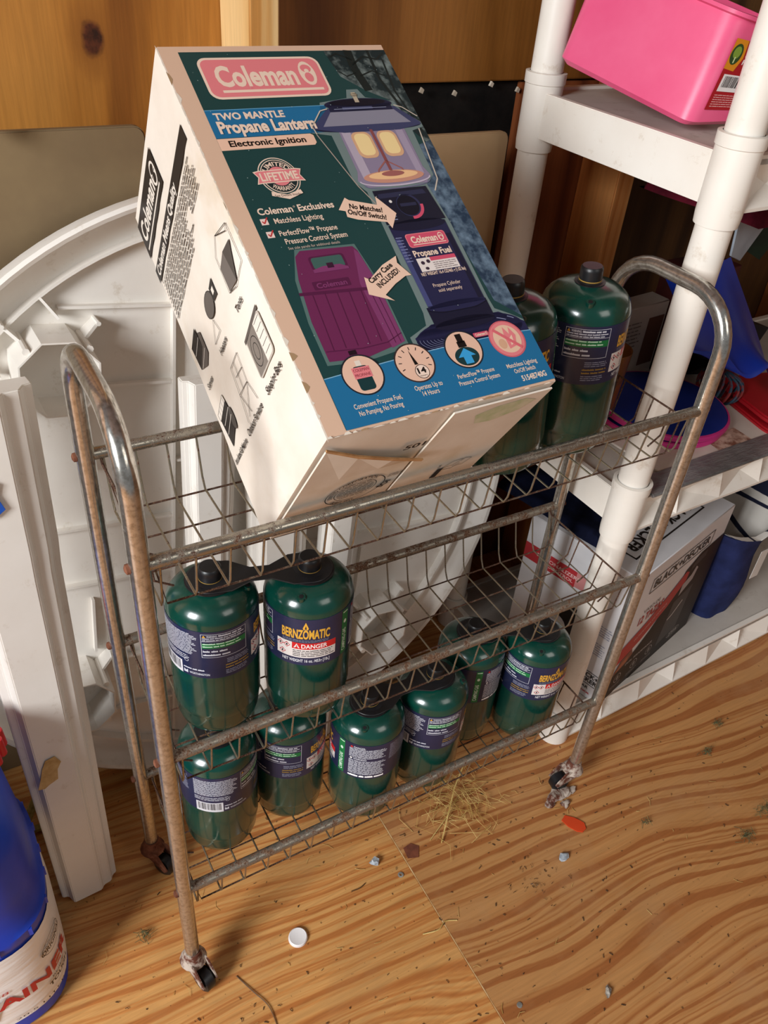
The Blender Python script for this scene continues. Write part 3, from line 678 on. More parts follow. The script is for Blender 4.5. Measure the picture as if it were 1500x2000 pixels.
# arrows
P.poly(Fp([(99, 186), (111, 173), (112, 178), (142, 190), (143, 183), (152, 198), (141, 212), (140, 205), (100, 193)][0:0]+[(98, 188), (109, 176), (112, 179), (137, 187), (139, 178), (152, 198), (141, 213), (139, 206), (112, 200), (103, 196), (104, 190)]), '#efc9b0', 14)
P.text('No Matches!', 109, -187.5, 31, 5, '#171312', 15, bold=.03, rot=-15); P.text('On/Off Switch!', 105, -193, 36, 5, '#171312', 15, bold=.03, rot=-17)
P.poly(Fp([(89, 274), (92, 257), (96, 260), (114, 248), (131, 241), (129, 248), (137, 262), (131, 262), (118, 268), (104, 277), (110, 284)]), '#efc9b0', 14)
P.text('Carry Case', 96, -264.5, 31, 4.8, '#171312', 15, bold=.03, rot=27); P.text('INCLUDED!', 102, -270, 29, 4.8, '#171312', 15, bold=.03, rot=27)
# blue foot band with four roundels
bt = [(18, 341)]+[(18+i*15, 341-3*math.sin(i/14*PI*.9)-i*.35) for i in range(1, 14)]+[(227.6, 336), (227.6, 386.5), (18, 386.5)]
P.poly(Fp(bt), BL, 13); P.line(Fp(bt[:-2]), .8, '#7fb0cc', 14)
for i, (cx, cy) in enumerate(((51.5, 344), (101, 343.5), (152, 341), (199.5, 340))):
    rim = ('#20242c', '#3a2c2c', '#20242c', '#d2626c')[i]
    P.ell(cx, -cy, 18.5, 18.5, rim, 15); P.ell(cx, -cy, 17.2, 17.2, '#e8bda4', 16)
cx, cy = 51.5, -344
P.poly(rrect(cx-7, cy-14, cx+7, cy+8, 3), '#16383a', 17); P.rect(cx-2.5, cy+8, cx+2.5, cy+13, '#e8d8c8', 17); P.rect(cx-8, cy-3, cx+8, cy+7, PK, 18); P.text('COLEMAN', cx-7, cy+3.2, 14, 2.6, '#8a2c38', 19); P.text('PROPANE', cx-7, cy-1.4, 14, 2.6, '#8a2c38', 19)
cx, cy = 101, -343.5
for k in range(9):
    a = math.radians(200-k*27.5); P.line([(cx+12*math.cos(a), cy+12*math.sin(a)), (cx+15*math.cos(a), cy+15*math.sin(a))], .8, '#2a2226', 17)
P.poly([(cx-1, cy-2), (cx+2.4, cy-2), (cx-1.4, cy+12)], '#171312', 18); P.ell(cx+3, cy-9, 6.6, 6.6, '#3a2c2c', 17); P.ell(cx+3, cy-9, 6, 6, '#f3d8c6', 18); P.text('14', cx-1.2, cy-10.5, 8, 5, '#171312', 19, bold=.03); P.text('hours', cx-.5, cy-13.4, 6.5, 1.6, '#171312', 19)
cx, cy = 152, -341
P.ell(cx, cy-7, 12, 9, '#16383a', 17); P.rect(cx-3, cy+6, cx+3, cy+15, '#171312', 18); P.rect(cx-4.2, cy+2, cx+4.2, cy+8, '#171312', 18); P.poly([(cx-4, cy-14), (cx+4, cy-14), (cx+4, cy-7), (cx+9, cy-7), (cx, cy+1), (cx-9, cy-7), (cx-4, cy-7)], '#3aa0d8', 18)
cx, cy = 199.5, -340
P.ell(cx, cy, 17.2, 17.2, PK, 17); P.ell(cx, cy, 14, 14, '#e8c0a4', 18); P.poly([(cx-2, cy-10), (cx+6, cy-8), (cx+10, cy+2), (cx+6, cy+11), (cx+4, cy+4), (cx, cy+12), (cx-2, cy+3)], PK, 19); P.poly([(cx+1, cy-7), (cx+5, cy-5), (cx+6, cy+3), (cx+2, cy)], '#f0c8b0', 20); P.ell(cx-7, cy-4, 4, 5, '#d8a888', 19); P.line([(cx-11, cy+11), (cx+11, cy-11)], 3, '#dc6a72', 21)
P.text('Convenient Propane Fuel,', 32, -371.5, 44, 4.2, CR, 15, bold=.012); P.text('No Pumping, No Pouring', 34, -378, 40, 4.2, CR, 15, bold=.012)
P.text('Operates Up to', 90, -368, 27, 4.2, CR, 15, bold=.012); P.text('14 Hours', 95, -374, 16, 4.2, CR, 15, bold=.012)
P.text('PerfectFlow\u2122 Propane', 133.5, -366.5, 38, 4.0, CR, 15, bold=.012); P.text('Pressure Control System', 132, -373, 42, 4.0, CR, 15, bold=.012)
P.text('Matchless Lighting', 185, -367.5, 33, 4.0, CR, 15, bold=.012); P.text('On/Off Switch', 190, -373.5, 23, 4.0, CR, 15, bold=.012); P.text('5154B740G', 194, -382, 27, 5, CR, 15, bold=.03)
plate(P, 168, -328, 184, -332.5, '#d2506a', '#d2506a', CR, 11, .3)
R = random.Random(9)
for k in range(60):   # scuffs
    x, y = R.uniform(20, 225), -R.uniform(10, 385); P.rect(x, y, x+R.uniform(.3, .9), y+R.uniform(.3, .9), '#9fb0ac', 22)
WK = '#e9dccb'; WB = '#a98a68'
y = 0
while y < 384:   # scuffed cardboard showing along the edges of the printed face
    l = R.uniform(3, 16); q = R.uniform(.8, 3.4) if R.random() < .8 else R.uniform(3.5, 6)
    P.poly([(0, -y), (q*.6, -y-l*.2), (q, -y-l*.55), (q*.4, -y-l*.85), (0, -y-l)], WK if R.random() < .9 else WB, 1.6); y += l+R.uniform(0, 7)
x = 0
while x < 218:
    l = R.uniform(3, 12); q = R.uniform(.5, 2.6)
    P.poly([(x, -389.8), (x+l, -389.8), (x+l*.7, -389.8+q), (x+l*.25, -389.8+q*.8)], WK if R.random() < .8 else WB, 14.5); x += l+R.uniform(0, 4)
P.build('front_print', BX)
# left panel print: u from the back edge (0) to the front edge (216), y down from the top
Lf = Print(lambda x, y, lay: (-.0004-lay*.00007, -x/1000, (h_+y)/1000)); K = '#26211f'; WH = '#e6dccf'
Lf.poly([(1, -14), (116, -14), (116, -56), (1, -56)], K, 1)
Lf.poly(rrect(3, -54, 114, -16, 8), K, 2)
Lf.text('Coleman', 8, -42, 84, 20, WH, 3, bold=.03); Lf.rect(8, -48, 108, -50.5, WH, 3); Lf.ell(102, -33, 9, 13, WH, 3, 20); Lf.ell(102, -28, 6, 4.5, K, 4, 14); Lf.ell(102, -38, 5, 5, K, 4, 14); Lf.line([(95, -33), (109, -33)], 1, K, 5)
Lf.rect(1, -71.5, 202, -87.5, K, 1); Lf.text('Coleman Means Quality', 8, -84.5, 132, 10, WH, 3, bold=.03)
Lf.lines(10, -92, 196, -112, 5, K, 2, .42, seed=41, ragged=.1); Lf.lines(10, -112, 150, -140, 6, K, 2, .42, seed=42, ragged=.2); Lf.lines(150, -112, 190, -124, 3, K, 2, .42, seed=44)
# tents
Lf.line([(160, -178), (176, -168), (205, -178), (205, -216), (176, -220), (158, -214), (160, -178)], .7, K, 2); Lf.poly([(160, -190), (178, -186), (182, -218), (160, -214)], '#6a625c', 1); Lf.poly([(178, -186), (200, -190), (182, -218)], '#4a443f', 2); Lf.line([(176, -168), (200, -182), (205, -178)], .7, K, 2)
Lf.text('Tents', 156, -234, 20, 6.5, K, 2, bold=.02)
# heater
Lf.ell(104, -188, 15, 12, '#5c544e', 1, 20); Lf.ring(104, -188, 15, 12, .9, K, 2, 20); Lf.poly([(118, -180), (132, -178), (132, -196), (118, -194)], K, 2); Lf.rect(122, -184, 128, -190, WH, 3); Lf.line([(98, -200), (80, -216), (104, -216), (98, -200)], .6, K, 2)
Lf.text('Heaters', 84, -231, 27, 6.5, K, 2, bold=.02)
# stove
Lf.poly([(14, -178), (42, -172), (46, -196), (18, -206)], K, 1); Lf.poly([(46, -180), (54, -184), (54, -208), (40, -214), (18, -206), (46, -196)], '#5c544e', 1); Lf.line([(18, -190), (44, -184)], .8, WH, 3); Lf.line([(24, -208), (50, -200)], .8, WH, 3)
Lf.text('Stoves', 16, -229, 22, 6.5, K, 2, bold=.02)
# sleeping bag
Lf.poly(rrect(148, -296, 196, -256, 5), '#b8aea2', 1); Lf.poly(rrect(150, -294, 194, -258, 4), WH, 2); Lf.poly([(150, -294), (176, -294), (176, -258), (150, -258)], '#7d746b', 3)
for k in range(5): Lf.line([(178, -260-k*7), (193, -260-k*7)], .6, K, 3)
Lf.poly([(146, -256), (196, -252), (196, -256), (146, -260)], '#5c544e', 3)
Lf.ring(163, -276, 11, 14, .8, K, 4, 16); Lf.ring(163, -276, 6, 8, .8, K, 4, 14)
Lf.text('Sleeping Bags', 148, -311, 48, 7, K, 2, bold=.02)
# folding chair
for a in ([(92, -250), (120, -250), (116, -278), (88, -276), (92, -250)], [(88, -276), (100, -300)], [(116, -278), (90, -300)], [(116, -278), (124, -300)], [(88, -276), (82, -302)], [(96, -262), (118, -264)], [(104, -250), (102, -277)]): Lf.line(a, .7, K, 2)
Lf.text('Outdoor Furniture', 70, -311, 58, 7, K, 2, bold=.02)
# cooler
Lf.poly([(14, -262), (46, -258), (50, -284), (20, -296)], K, 1); Lf.poly([(12, -256), (44, -250), (46, -258), (14, -264)], WH, 2); Lf.line([(12, -256), (44, -250), (46, -258), (14, -264), (12, -256)], .6, K, 3); Lf.ell(48, -278, 6, 12, '#4a443f', 2, 16)
for k in range(4): Lf.line([(20+k*7, -255-k*-1.0), (21+k*7, -262-k*-1.0)], .5, K, 3)
Lf.line([(20, -272), (48, -266)], .8, WH, 3); Lf.line([(20, -282), (48, -274)], .8, WH, 3)
Lf.text('Insulated & Marine', 8, -311, 52, 6.5, K, 2, bold=.02)
Lf.build('side_print', BX)
# underside print
B = Print(lambda x, y, lay: (x/1000, -bd+y/1000, -.0026-lay*.0002)); CX, CY = 70, 131
for r_, t_ in ((31, 1.1), (22, .8)): B.ring(CX, CY, r_, r_*.94, t_, K, 3)
def flipped(st, **kw): pass
# the underside reads with x to the right and y toward the viewer, so build text in a mirrored frame
Bt = Print(lambda x, y, lay: (x/1000, -bd-y/1000, -.0026-lay*.0002)); CYm = -131
Bt.text('UNITED CORPORATION', 0, 0, 62, 4.6, K, 3, bold=.02, curve=(CX, CYm, 23.5, 200, 1))
Bt.text('BURST TEST', 0, 0, 30, 4.4, K, 3, bold=.02, curve=(CX, CYm, 28.5, 225, -1))
for k in range(9):
    yy = CYm+15-k*3.7; hw = math.sqrt(max(0, 20**2-(yy-CYm)**2))*.95
    if hw > 3: Bt.lines(CX-hw, yy+3, CX+hw, yy, 1, K, 3, .6, ragged=.02, seed=60+k)
Bt.text('SOI', 103, -145, 15, 8, K, 3, bold=.04, rot=65); Bt.lines(100, -112, 116, -120, 3, K, 3, .45, seed=71)
Bt.text('501', 92, -60, 22, 8, K, 0, bold=.03)
for (cx, cy) in ((190, -138), (62, -184)):
    for a in ([(cx-16, cy-4), (cx-8, cy+8), (cx+4, cy+8), (cx-4, cy-4), (cx-16, cy-4)], [(cx-2, cy-8), (cx+10, cy-8), (cx+16, cy+4), (cx+6, cy+9), (cx+4, cy+2)], [(cx-14, cy-9), (cx-2, cy-12), (cx+4, cy-2)]): Bt.line(a, .8, K, 3)
Bt.lines(168, -118, 176, -180, 1, K, 3, .5, seed=75); Bt.text('Please Recycle', 178, -186, 56, 3.6, K, 3, rot=100)
Bt.build('underside_print', BX)
for a, b, c_, d__ in ((150, 14, 215, 40),):
    GS = soft('green_crayon_smudge', '#b9c49a', '#d9d4bd', 60, .8, .2)
    B.poly([(150, 22), (170, 14), (200, 12), (216, 20), (205, 34), (178, 44), (158, 40)], GS, 0)
B.build('underside_marks', BX)

# ---------------------------------------------------------------- round patio table on edge, underside toward us
s_ = .1; nv = Vector((0, 1, -s_)).normalized(); up = Vector((0, s_, 1)).normalized()
ctr = Vector((0, .337, 0)) + Vector((.231, 0, 0)) + up*.455
rot = math.radians(-6.5)
TX = (Vector((1, 0, 0))*math.cos(rot)+up*math.sin(rot)).normalized(); TZ = -nv; TY = TZ.cross(TX)
TM = Matrix((TX, TY, TZ)).transposed().to_4x4(); TM.translation = ctr
tt = empty('patio_table', label='round white plastic patio table top standing on edge against the wall behind the cart', cat='table'); tt.matrix_world = TM
MB().lathe([(0, -.006), (.45, -.006), (.456, -.002), (.4585, .008), (.4585, .030), (.4545, .033), (.450, .031), (.447, .020), (.438, .008), (.424, .001), (.4165, .001), (.4160, .014), (.4125, .014), (.4115, 0), (0, 0)], 120).build('tabletop', WHITEP, tt)
rb = MB()
def rib(x0, y0, x1, y1, h=.011, t=.0035):
    d = Vector((x1-x0, y1-y0)); n = Vector((-d.y, d.x)).normalized()*t/2
    rb.prism([(x0-n.x, y0-n.y), (x1-n.x, y1-n.y), (x1+n.x, y1+n.y), (x0+n.x, y0+n.y)], -.001, h)
for sx in (-1, 1):
    rib(sx*.101, -.40, sx*.101, .40)
    for y in (.312, .214, -.073, -.312, -.214, .017): rib(sx*.101, y, sx*(.235 if abs(y) > .3 else (.19 if abs(y) > .2 else .40)), y, .009)
    for y in (.312, -.312, .101, -.101): rib(-.101, y, .101, y, .009)
for y in (-1, 1):
    for x in (.214,): 
        for sx in (-1, 1): rib(sx*x, y*.10, sx*x, y*.19, .009)
rb.build('ribs', WHITEP, tt)
OCT = [(math.cos(PI/8+i*PI/4), math.sin(PI/8+i*PI/4)) for i in range(8)]
first = None
for sx, sy in ((-1, 1), (1, 1), (1, -1), (-1, -1)):
    if first is None:
        m = MB(); ro, ri = .0475, .0455; hs = .062; n = 8
        vs = [(x*ro*1.04, y*ro*1.04, -.001) for x, y in OCT]+[(x*ro, y*ro, hs) for x, y in OCT]+[(x*ri, y*ri, hs) for x, y in OCT]+[(x*ri, y*ri, .004) for x, y in OCT]
        fs = []
        for r_ in range(3): fs += [(r_*n+i, r_*n+(i+1) % n, (r_+1)*n+(i+1) % n, (r_+1)*n+i) for i in range(n)]
        fs.append(tuple(3*n+i for i in range(n))); m.add(vs, fs)
        # four little screw pegs and the webs that brace the socket
        for a in (45, 135, 225, 315):
            ca, sa = math.cos(math.radians(a)), math.sin(math.radians(a))
            m.tube([(ca*.0475, sa*.0475, 0), (ca*.0475, sa*.0475, .058)], .0042, 8)
            nx, ny = -sa*.0018, ca*.0018
            for s0, s1, hh in ((.045, .072, .030),):
                vs = [(ca*s0-nx, sa*s0-ny, 0), (ca*s1-nx, sa*s1-ny, 0), (ca*s1-nx, sa*s1-ny, hh*.75), (ca*s0-nx, sa*s0-ny, hh)]; vs += [(p[0]+2*nx, p[1]+2*ny, p[2]) for p in vs]
                m.add(vs, [(0, 1, 2, 3), (7, 6, 5, 4), (0, 4, 5, 1), (1, 5, 6, 2), (2, 6, 7, 3), (3, 7, 4, 0)])
            m.tube([(ca*.073, sa*.073, 0), (ca*.073, sa*.073, .026)], .0028, 8)
        first = o = m.build('leg_socket', WHITEP, tt, sharp=20)
    else: o = first.copy(); COL.objects.link(o)
    o.location = (sx*.246, sy*.246, 0)
# curved inner gussets from the rim to each socket
gm = MB()
for sx, sy in ((-1, 1), (1, 1), (1, -1), (-1, -1)):
    for da in (-7, 7):
        a = math.atan2(sy, sx)+math.radians(da); ca, sa = math.cos(a), math.sin(a); nx, ny = -sa*.0015, ca*.0015
        vs = [(ca*.385-nx, sa*.385-ny, 0), (ca*.414-nx, sa*.414-ny, 0), (ca*.414-nx, sa*.414-ny, .014), (ca*.385-nx, sa*.385-ny, .022)]; vs += [(p_[0]+2*nx, p_[1]+2*ny, p_[2]) for p_ in vs]
        gm.add(vs, [(0, 1, 2, 3), (7, 6, 5, 4), (0, 4, 5, 1), (1, 5, 6, 2), (2, 6, 7, 3), (3, 7, 4, 0)])
gm.build('gussets', WHITEP, tt)
# the table's legs, taken off
SEC = [(-.5, -.30), (-.5, -.02), (-.40, .02), (-.34, .26), (.16, .26), (.22, .16), (.36, .14), (.42, .0), (.5, -.04), (.5, -.30)]
def table_leg(base, top, w0, w1, rotz, lb, fancy=False):
    base = Vector(base); top = Vector(top); ax = (top-base).normalized(); ln = (top-base).length
    x = Vector((math.cos(rotz), math.sin(rotz), 0)); y = ax.cross(x).normalized(); x = y.cross(ax)
    Mx = Matrix((x, -y, ax)).transposed().to_4x4(); Mx.translation = base
    e = empty('table_leg', label=lb, cat='table leg', group='white plastic legs taken off the patio table'); e.matrix_world = Mx
    N = 24; vs = []; fs = []; n = len(SEC)
    for i in range(N+1):
        t = i/N; ww = w0+(w1-w0)*t
        if t > .72: ww *= 1.0+.035*min(1, (t-.72)/.015)
        vs += [(px*ww, py*ww*.8, t*ln) for px, py in SEC]
    for i in range(N): fs += [(i*n+k, i*n+(k+1) % n, (i+1)*n+(k+1) % n, (i+1)*n+k) for k in range(n)]
    fs += [tuple(reversed(range(n))), tuple(N*n+k for k in range(n))]
    m = MB().add(vs, fs)
    m.build('shaft', WHITEP, e, bevel=.0012, sharp=25, seg=2)
    return e
lg = table_leg((-.094, .182, .006), (-.078, .306, .755), .078, .112, math.radians(4), 'white plastic table leg leaning in front of the tabletop, left of the cart')
k = NT('yellow_resin_stain'); v = k.coord(); k.base(k.ramp(k.noise(v, 60, 5, .6), [(.35, lin('#b08a4e')), (.65, lin('#cfae78'))])); k.rough(.5)
st = MB().prism([(-.003, -.018), (.008, -.014), (.010, .002), (.016, .012), (.010, .024), (-.002, .022), (-.008, .010), (-.012, -.004), (-.018, -.020), (-.010, -.022)], 0, .0006, tr=Matrix(((1, 0, 0, -.018), (0, 0, 1, .0), (0, 1, 0, .255), (0, 0, 0, 1))))
o = st.build('dried_drip', k.m, lg); o.location = (.0, .0204, 0)
tp = MB().prism([(-.03, -.022), (.004, -.026), (.016, -.018), (.010, 0), (.014, .012), (.0, .022), (-.03, .026)], 0, .0008, tr=Matrix(((1.0, 0, 0, -.014), (0, 0, 1, .0), (0, 1.0, 0, .655), (0, 0, 0, 1))))
o = tp.build('tape', soft('blue_tape', '#1c4fae', '#2860c4', 30, .6, .3, .4, 80), lg, bevel=.0002, seg=1); o.location = (0, .0265, 0); o['label'] = 'torn piece of blue masking tape'
table_leg((.130, .280, .001), (.185, .345, .70), .056, .068, 0, 'upright white table leg behind the cart, leftmost of three partly hidden by the lantern box')
table_leg((.240, .280, .001), (.285, .345, .70), .078, .094, 0, 'upright white table leg behind the cart, between the leftmost and rightmost of three')
table_leg((.325, .280, .001), (.395, .345, .70), .056, .068, 0, 'upright white table leg behind the cart, rightmost of three partly hidden by the lantern box')

# ---------------------------------------------------------------- board panels leaning on the studs
def panel(x0, x1, h, y0, y1, lb, mat, edge, rc=.012):
    e = empty('wall_board', (0, 0, 0), label=lb, cat='board')
    a = math.atan2(y1-y0, h); pts = [(x0, 0), (x1, 0)]+arc((x1-rc, h-rc), rc, 0, 90, 4)+arc((x0+rc, h-rc), rc, 90, 180, 4)
    Mx = Matrix.Translation((0, y0, 0)) @ Matrix.Rotation(PI/2-a, 4, 'X'); e.matrix_world = Mx
    MB().prism(pts, -.010, 0).build('board', mat, e, bevel=.0015)
    return e
BRD = soft('tan_fibreboard', '#75624a', '#8c7858', 5, .8, .2, .1, 120, .3, .7); BRD2 = soft('pale_fibreboard', '#b89a74', '#c9ab84', 4, .8, .2, .1, 120, .3, .7)
panel(-.55, .160, .968, .4405, .4405, 'tan board leaning on the wall at the left, behind the patio table', BRD, KRAFT)
panel(.325, .690, .932, .470, .470, 'paler board leaning on the wall behind the lantern box, beside the shelf post', BRD2, KRAFT)
lump(MB(), (0, 0, 0), (.012, .008, .008), 3).build('paint_wad', soft('pinkish_wad', '#c8a898', '#d8bcae', 40, .8), None, (-.005, .418, .981))
tag(bpy.data.objects['paint_wad'], 'small crumpled pinkish wad on the top edge of the tan board at the left', 'wad')

# ---------------------------------------------------------------- shelf unit
SH = empty('storage_shelf', (.706, .096, 0), (0, 0, .03), label='ivory plastic shelving unit with round posts at the right', cat='shelf')
PX = (0, .86); PY = (0, .325); PR = .0215
for px in PX:
    for py in PY:
        segs = [(0, .47), (.50, .93), (.96, 1.39), (1.42, 1.85)]
        for a, b in segs:
            MB().tube([(px, py, a), (px, py, a+.02), (px, py, b)], [PR, PR, PR], 28).build('post', SHELFP, SH)
def facet_edge(z, m, x0, x1, y, flipz=1):
    """front lip: flat band with a row of pyramid gussets under it"""
    e = MB(); n = max(1, round((x1-x0)/.095)); c = (x1-x0)/n
    e.box(x0, y+.010, z-.010, x1, y+.020, z)
    for i in range(n):
        a = x0+i*c; b = a+c; k = .3 if i % 2 else .7; mid = a+c*k
        t = z-.010; bo = z-.054
        vs = [(a, y+.010, t), (b, y+.010, t), (b, y, bo), (a, y, bo), (mid, y+.022, t-.026)]
        e.add(vs, [(0, 4, 1), (1, 4, 2), (2, 4, 3), (3, 4, 0)])
    e.box(x0, y, z-.058, x1, y+.005, z-.054)
    return e
for z, tmat in ((.062, SHELFT), (.540, SHELFT), (.995, SHELFT), (1.46, SHELFT)):
    dk = empty('shelf_deck', (0, 0, 0)); dk.parent = SH
    MB().box(-.010, -.012, z-.010, .87, .337, z-.004).build('deck_panel', tmat, dk)
    facet_edge(z, None, .0, .86, -.022).build('front_edge', SHELFP, dk)
    bk = MB().box(0, .335, z-.05, .86, .345, z).build('back_edge', SHELFP, dk)
    for x in (-.014, .866): MB().box(x, 0, z-.056, x+.010, .325, z).build('end_beam', SHELFP, dk, bevel=.001)
    for px in PX:
        for py in PY:
            zz = max(.0, z-.075)
            MB().lathe([(PR+.001, zz), (PR+.0035, zz), (PR+.0045, zz+.012), (PR+.0045, z+.008), (PR+.0060, z+.009), (PR+.0062, z+.022), (PR+.001, z+.0225)] if z > .1 else [(PR+.001, 0), (PR+.0055, 0), (PR+.0045, z+.010), (PR+.001, z+.011)], 30).build('post_collar', SHELFP, dk, (px, py, 0))

# ---------------------------------------------------------------- pink bin on the upper shelf
pb = empty('storage_bin', label='pink plastic bin with a red barcode label tilted on the upper shelf', cat='bin')
PINKM = plastic('pink_plastic', '#e0507c', '#ec6a90', .35)
Fb = [Vector((.722, .186, 1.000)), Vector((.800, .181, 1.000)), Vector((.830, .405, 1.028)), Vector((.681, .387, 1.036))]
cen = sum(Fb, Vector())/4
Tb = [Vector((.757, .190, 1.117)), Vector((.862, .186, 1.099)), Vector((.885, .425, 1.130)), Vector((.712, .388, 1.153))]
def rl(P4, r, inset=0, dz=0):
    out = []; n = 4
    c = sum(P4, Vector())/4
    Q = [p_+(c-p_).normalized()*inset*1.4+Vector((0, 0, dz)) for p_ in P4]
    for i in range(4):
        a, b, d = Q[i-1], Q[i], Q[(i+1) % 4]
        u1 = (a-b).normalized()*r; u2 = (d-b).normalized()*r
        for k in range(5):
            t = k/4; out.append((b+u1)*(1-t)**2+b*2*t*(1-t)+(b+u2)*t*t)
    return out
loops = [rl(Fb, .012, .006, 0), rl(Fb, .015, 0, .006), rl(Tb, .022, 0, -.006), rl(Tb, .022, -.005, -.004), rl(Tb, .022, -.005, 0), rl(Tb, .020, .003, .0), rl([p_+Vector((0, 0, .004)) for p_ in Fb], .014, .005, 0)]
m = MB(); nl = len(loops[0]); vs = [v_ for lp in loops for v_ in lp]
fs = [tuple(reversed(range(nl)))]
for i in range(len(loops)-1): fs += [(i*nl+k, i*nl+(k+1) % nl, (i+1)*nl+(k+1) % nl, (i+1)*nl+k) for k in range(nl)]
fs.append(tuple((len(loops)-1)*nl+k for k in range(nl))); m.add(vs, fs, smooth=True); m.build('bin_body', PINKM, pb)
# label on the narrow face
A0, A1, A2, A3 = Fb[0], Fb[1], Tb[1], Tb[0]
nf = (A1-A0).cross(A3-A0).normalized()
def facemap(A0, A1, A2, A3, nf, W_, H_):
    def f(x, y, lay):
        u, v_ = x/W_, y/H_
        return (A0*(1-u)*(1-v_)+A1*u*(1-v_)+A2*u*v_+A3*(1-u)*v_)+nf*(.0010+lay*.00015)
    return f
P = Print(facemap(A0, A1, A2, A3, nf, 100, 130))
P.rect(14, 22, 96, 104, '#a81c24', 1); P.poly([(14, 70), (32, 68), (38, 84), (34, 104), (14, 104)], '#d98a1e', 2); P.ell(24, 87, 9, 12, '#2f4a24', 3); P.ell(24, 89, 6, 7, '#7e9a3a', 4); P.rect(23, 77, 25, 84, '#c9d49a', 5)
for i, tx in enumerate(('BOUNTY', 'RANGEMENT', 'POUR')): P.text(tx, 40, 95-i*9, 34, 5.6, '#eadfd8', 2, bold=.02)
P.rect(20, 44, 88, 64, '#e8e0dc', 2); R = random.Random(8); x = 24
while x < 84: wd = R.choice((.8, 1.2, 2)); P.rect(x, 49, x+wd, 62, '#201c1c', 3); x += wd+R.choice((.8, 1.4))
P.lines(20, 41, 70, 25, 6, '#e0a8a4', 2, .45, seed=81)
P.build('bin_label', pb)

# ---------------------------------------------------------------- appliance box on the lower shelf
AB = empty('appliance_box', (.776, .076, .0585), (0, 0, .252), label='white appliance box with a dark photo front, turned on the lower shelf', cat='box')
aw, ad, ah = .318, .217, .304
GLW = soft('white_gloss_card', '#d9d8da', '#e8e8ea', 5, .35, .5)
MB().box(0, 0, 0, aw, ad, ah).build('carton', GLW, AB, bevel=.0015, seg=1)
AW, AH, AD = aw*1000, ah*1000, ad*1000
P = Print(lambda x, y, lay: (x/1000, -.0004-lay*.00015, y/1000))
DK = soft('print_dark_photo', '#140f0d', '#2a1f19', 12, .5, .3)
P.rect(3, 2, AW-1, 60, '#201c1c', 1)
P.poly([(3, 55), (60, 72), (120, 112), (168, 160), (192, 216), (235, 236), (AW-1, 240), (AW-1, 2), (3, 2)], DK, 2)
P.text('BLACK+DECKER', 62, 250, 190, 18, K, 3, bold=.02); 
for q in ((52, 242, 262, 244), (52, 274, 262, 276), (52, 242, 54, 276), (260, 242, 262, 276)): P.rect(*q, K, 3)
P.text('VASO DE', 60, 192, 55, 8, K, 3); P.text('12 TAZAS', 52, 168, 82, 18, '#b01c20', 3, bold=.03)
P.poly([(3, 84), (90, 110), (160, 146), (208, 184), (210, 204), (196, 212), (150, 184), (90, 154), (3, 126)], '#b01c20', 4)
P.text('TECNOLOGIA DE VORTICE', 62, 122, 100, 6, '#e6c4c0', 5, rot=21)
P.poly([(200, 150), (240, 170), (246, 196), (236, 204), (226, 188), (200, 178)], '#a8a0a0', 4); P.poly([(215, 205), (262, 215), (262, 232), (225, 228), (213, 215)], '#2c2420', 4)
P.line([(190, 95), (205, 100), (232, 122)], 4, '#c9c4c0', 4); P.poly([(180, 30), (250, 40), (255, 150), (190, 140)], '#2a211c', 3)
P.poly([(20, 62), (36, 92), (68, 102), (76, 84), (58, 70)], '#7a3a24', 4); P.poly([(28, 66), (40, 84), (62, 90), (60, 76)], '#a8603c', 5)
for i, cx in enumerate((46, 100, 152)): P.ring(cx, 42, 11, 11, 1.2, '#b8b4b0', 4, 24); P.ell(cx, 42, 4, 6, '#8a8682', 4, 12); P.lines(cx-18, 27, cx+18, 18, 2, '#8a8682', 4, .45, seed=90+i)
P.text('DUAL PERFORMANCE', 62, 62, 90, 6, '#d0ccc8', 5); P.text('275W', 232, 22, 34, 10, '#b8b4b0', 4, bold=.02); P.ring(249, 27, 24, 10, .8, '#b8b4b0', 4, 24)
P.build('front_print', AB)
# left side: x from the back (0) to the front (AD)
P = Print(lambda x, y, lay: (-.0004-lay*.00015, (AD-x)/1000, y/1000))
P.poly([(1, 212), (110, 212), (110, 246), (1, 246)], '#b8343a', 1); P.poly([(110, 214), (158, 218), (158, 242), (110, 246)], '#cf8a88', 1); P.text('PERSONALIZERS', 28, 229, 90, 7, '#e8c4c0', 2, bold=.02); P.text('DE CONTROL', 36, 219, 70, 6, '#e8c4c0', 2, bold=.02)
P.poly([(60, 60), (140, 60), (150, 120), (140, 170), (104, 178), (96, 130), (60, 110)], '#1c1a1c', 1); P.ell(90, 118, 26, 20, '#c4c6cc', 2, 20)
P.lines(AD-52, 175, AD-14, 150, 5, '#8d92a8', 1, .4, seed=95); P.lines(AD-60, 135, AD-18, 105, 6, '#8d92a8', 1, .4, seed=96)
P.text('BLACK+', AD-62, 50, 50, 9, K, 2, bold=.03); P.text('DECKER', AD-62, 38, 50, 9, K, 2, bold=.03); P.rect(AD-66, 62, AD-6, 63.4, K, 2); P.rect(AD-66, 33, AD-6, 34.4, K, 2)
P.text('2 YEAR', AD-60, 22, 34, 6, K, 2, bold=.02); P.text('\u2605\u2605\u2605' if False else 'xxx', AD-44, 12, 24, 5, '#b8343a', 2, bold=.03)
P.build('side_print', AB)
P = Print(lambda x, y, lay: ((AW-x)/1000, (AD-y)/1000, ah+.0004+lay*.00015))   # top reads upside down from here
P.text('BLACK+DECKER', AW-290+38, 150, 205, 22, K, 2, bold=.03)
for q in ((AW-262, 139, AW-36, 142), (AW-262, 182, AW-36, 185), (AW-262, 139, AW-259, 185), (AW-39, 139, AW-36, 185)): P.rect(*q, K, 2)
P.build('top_print', AB)

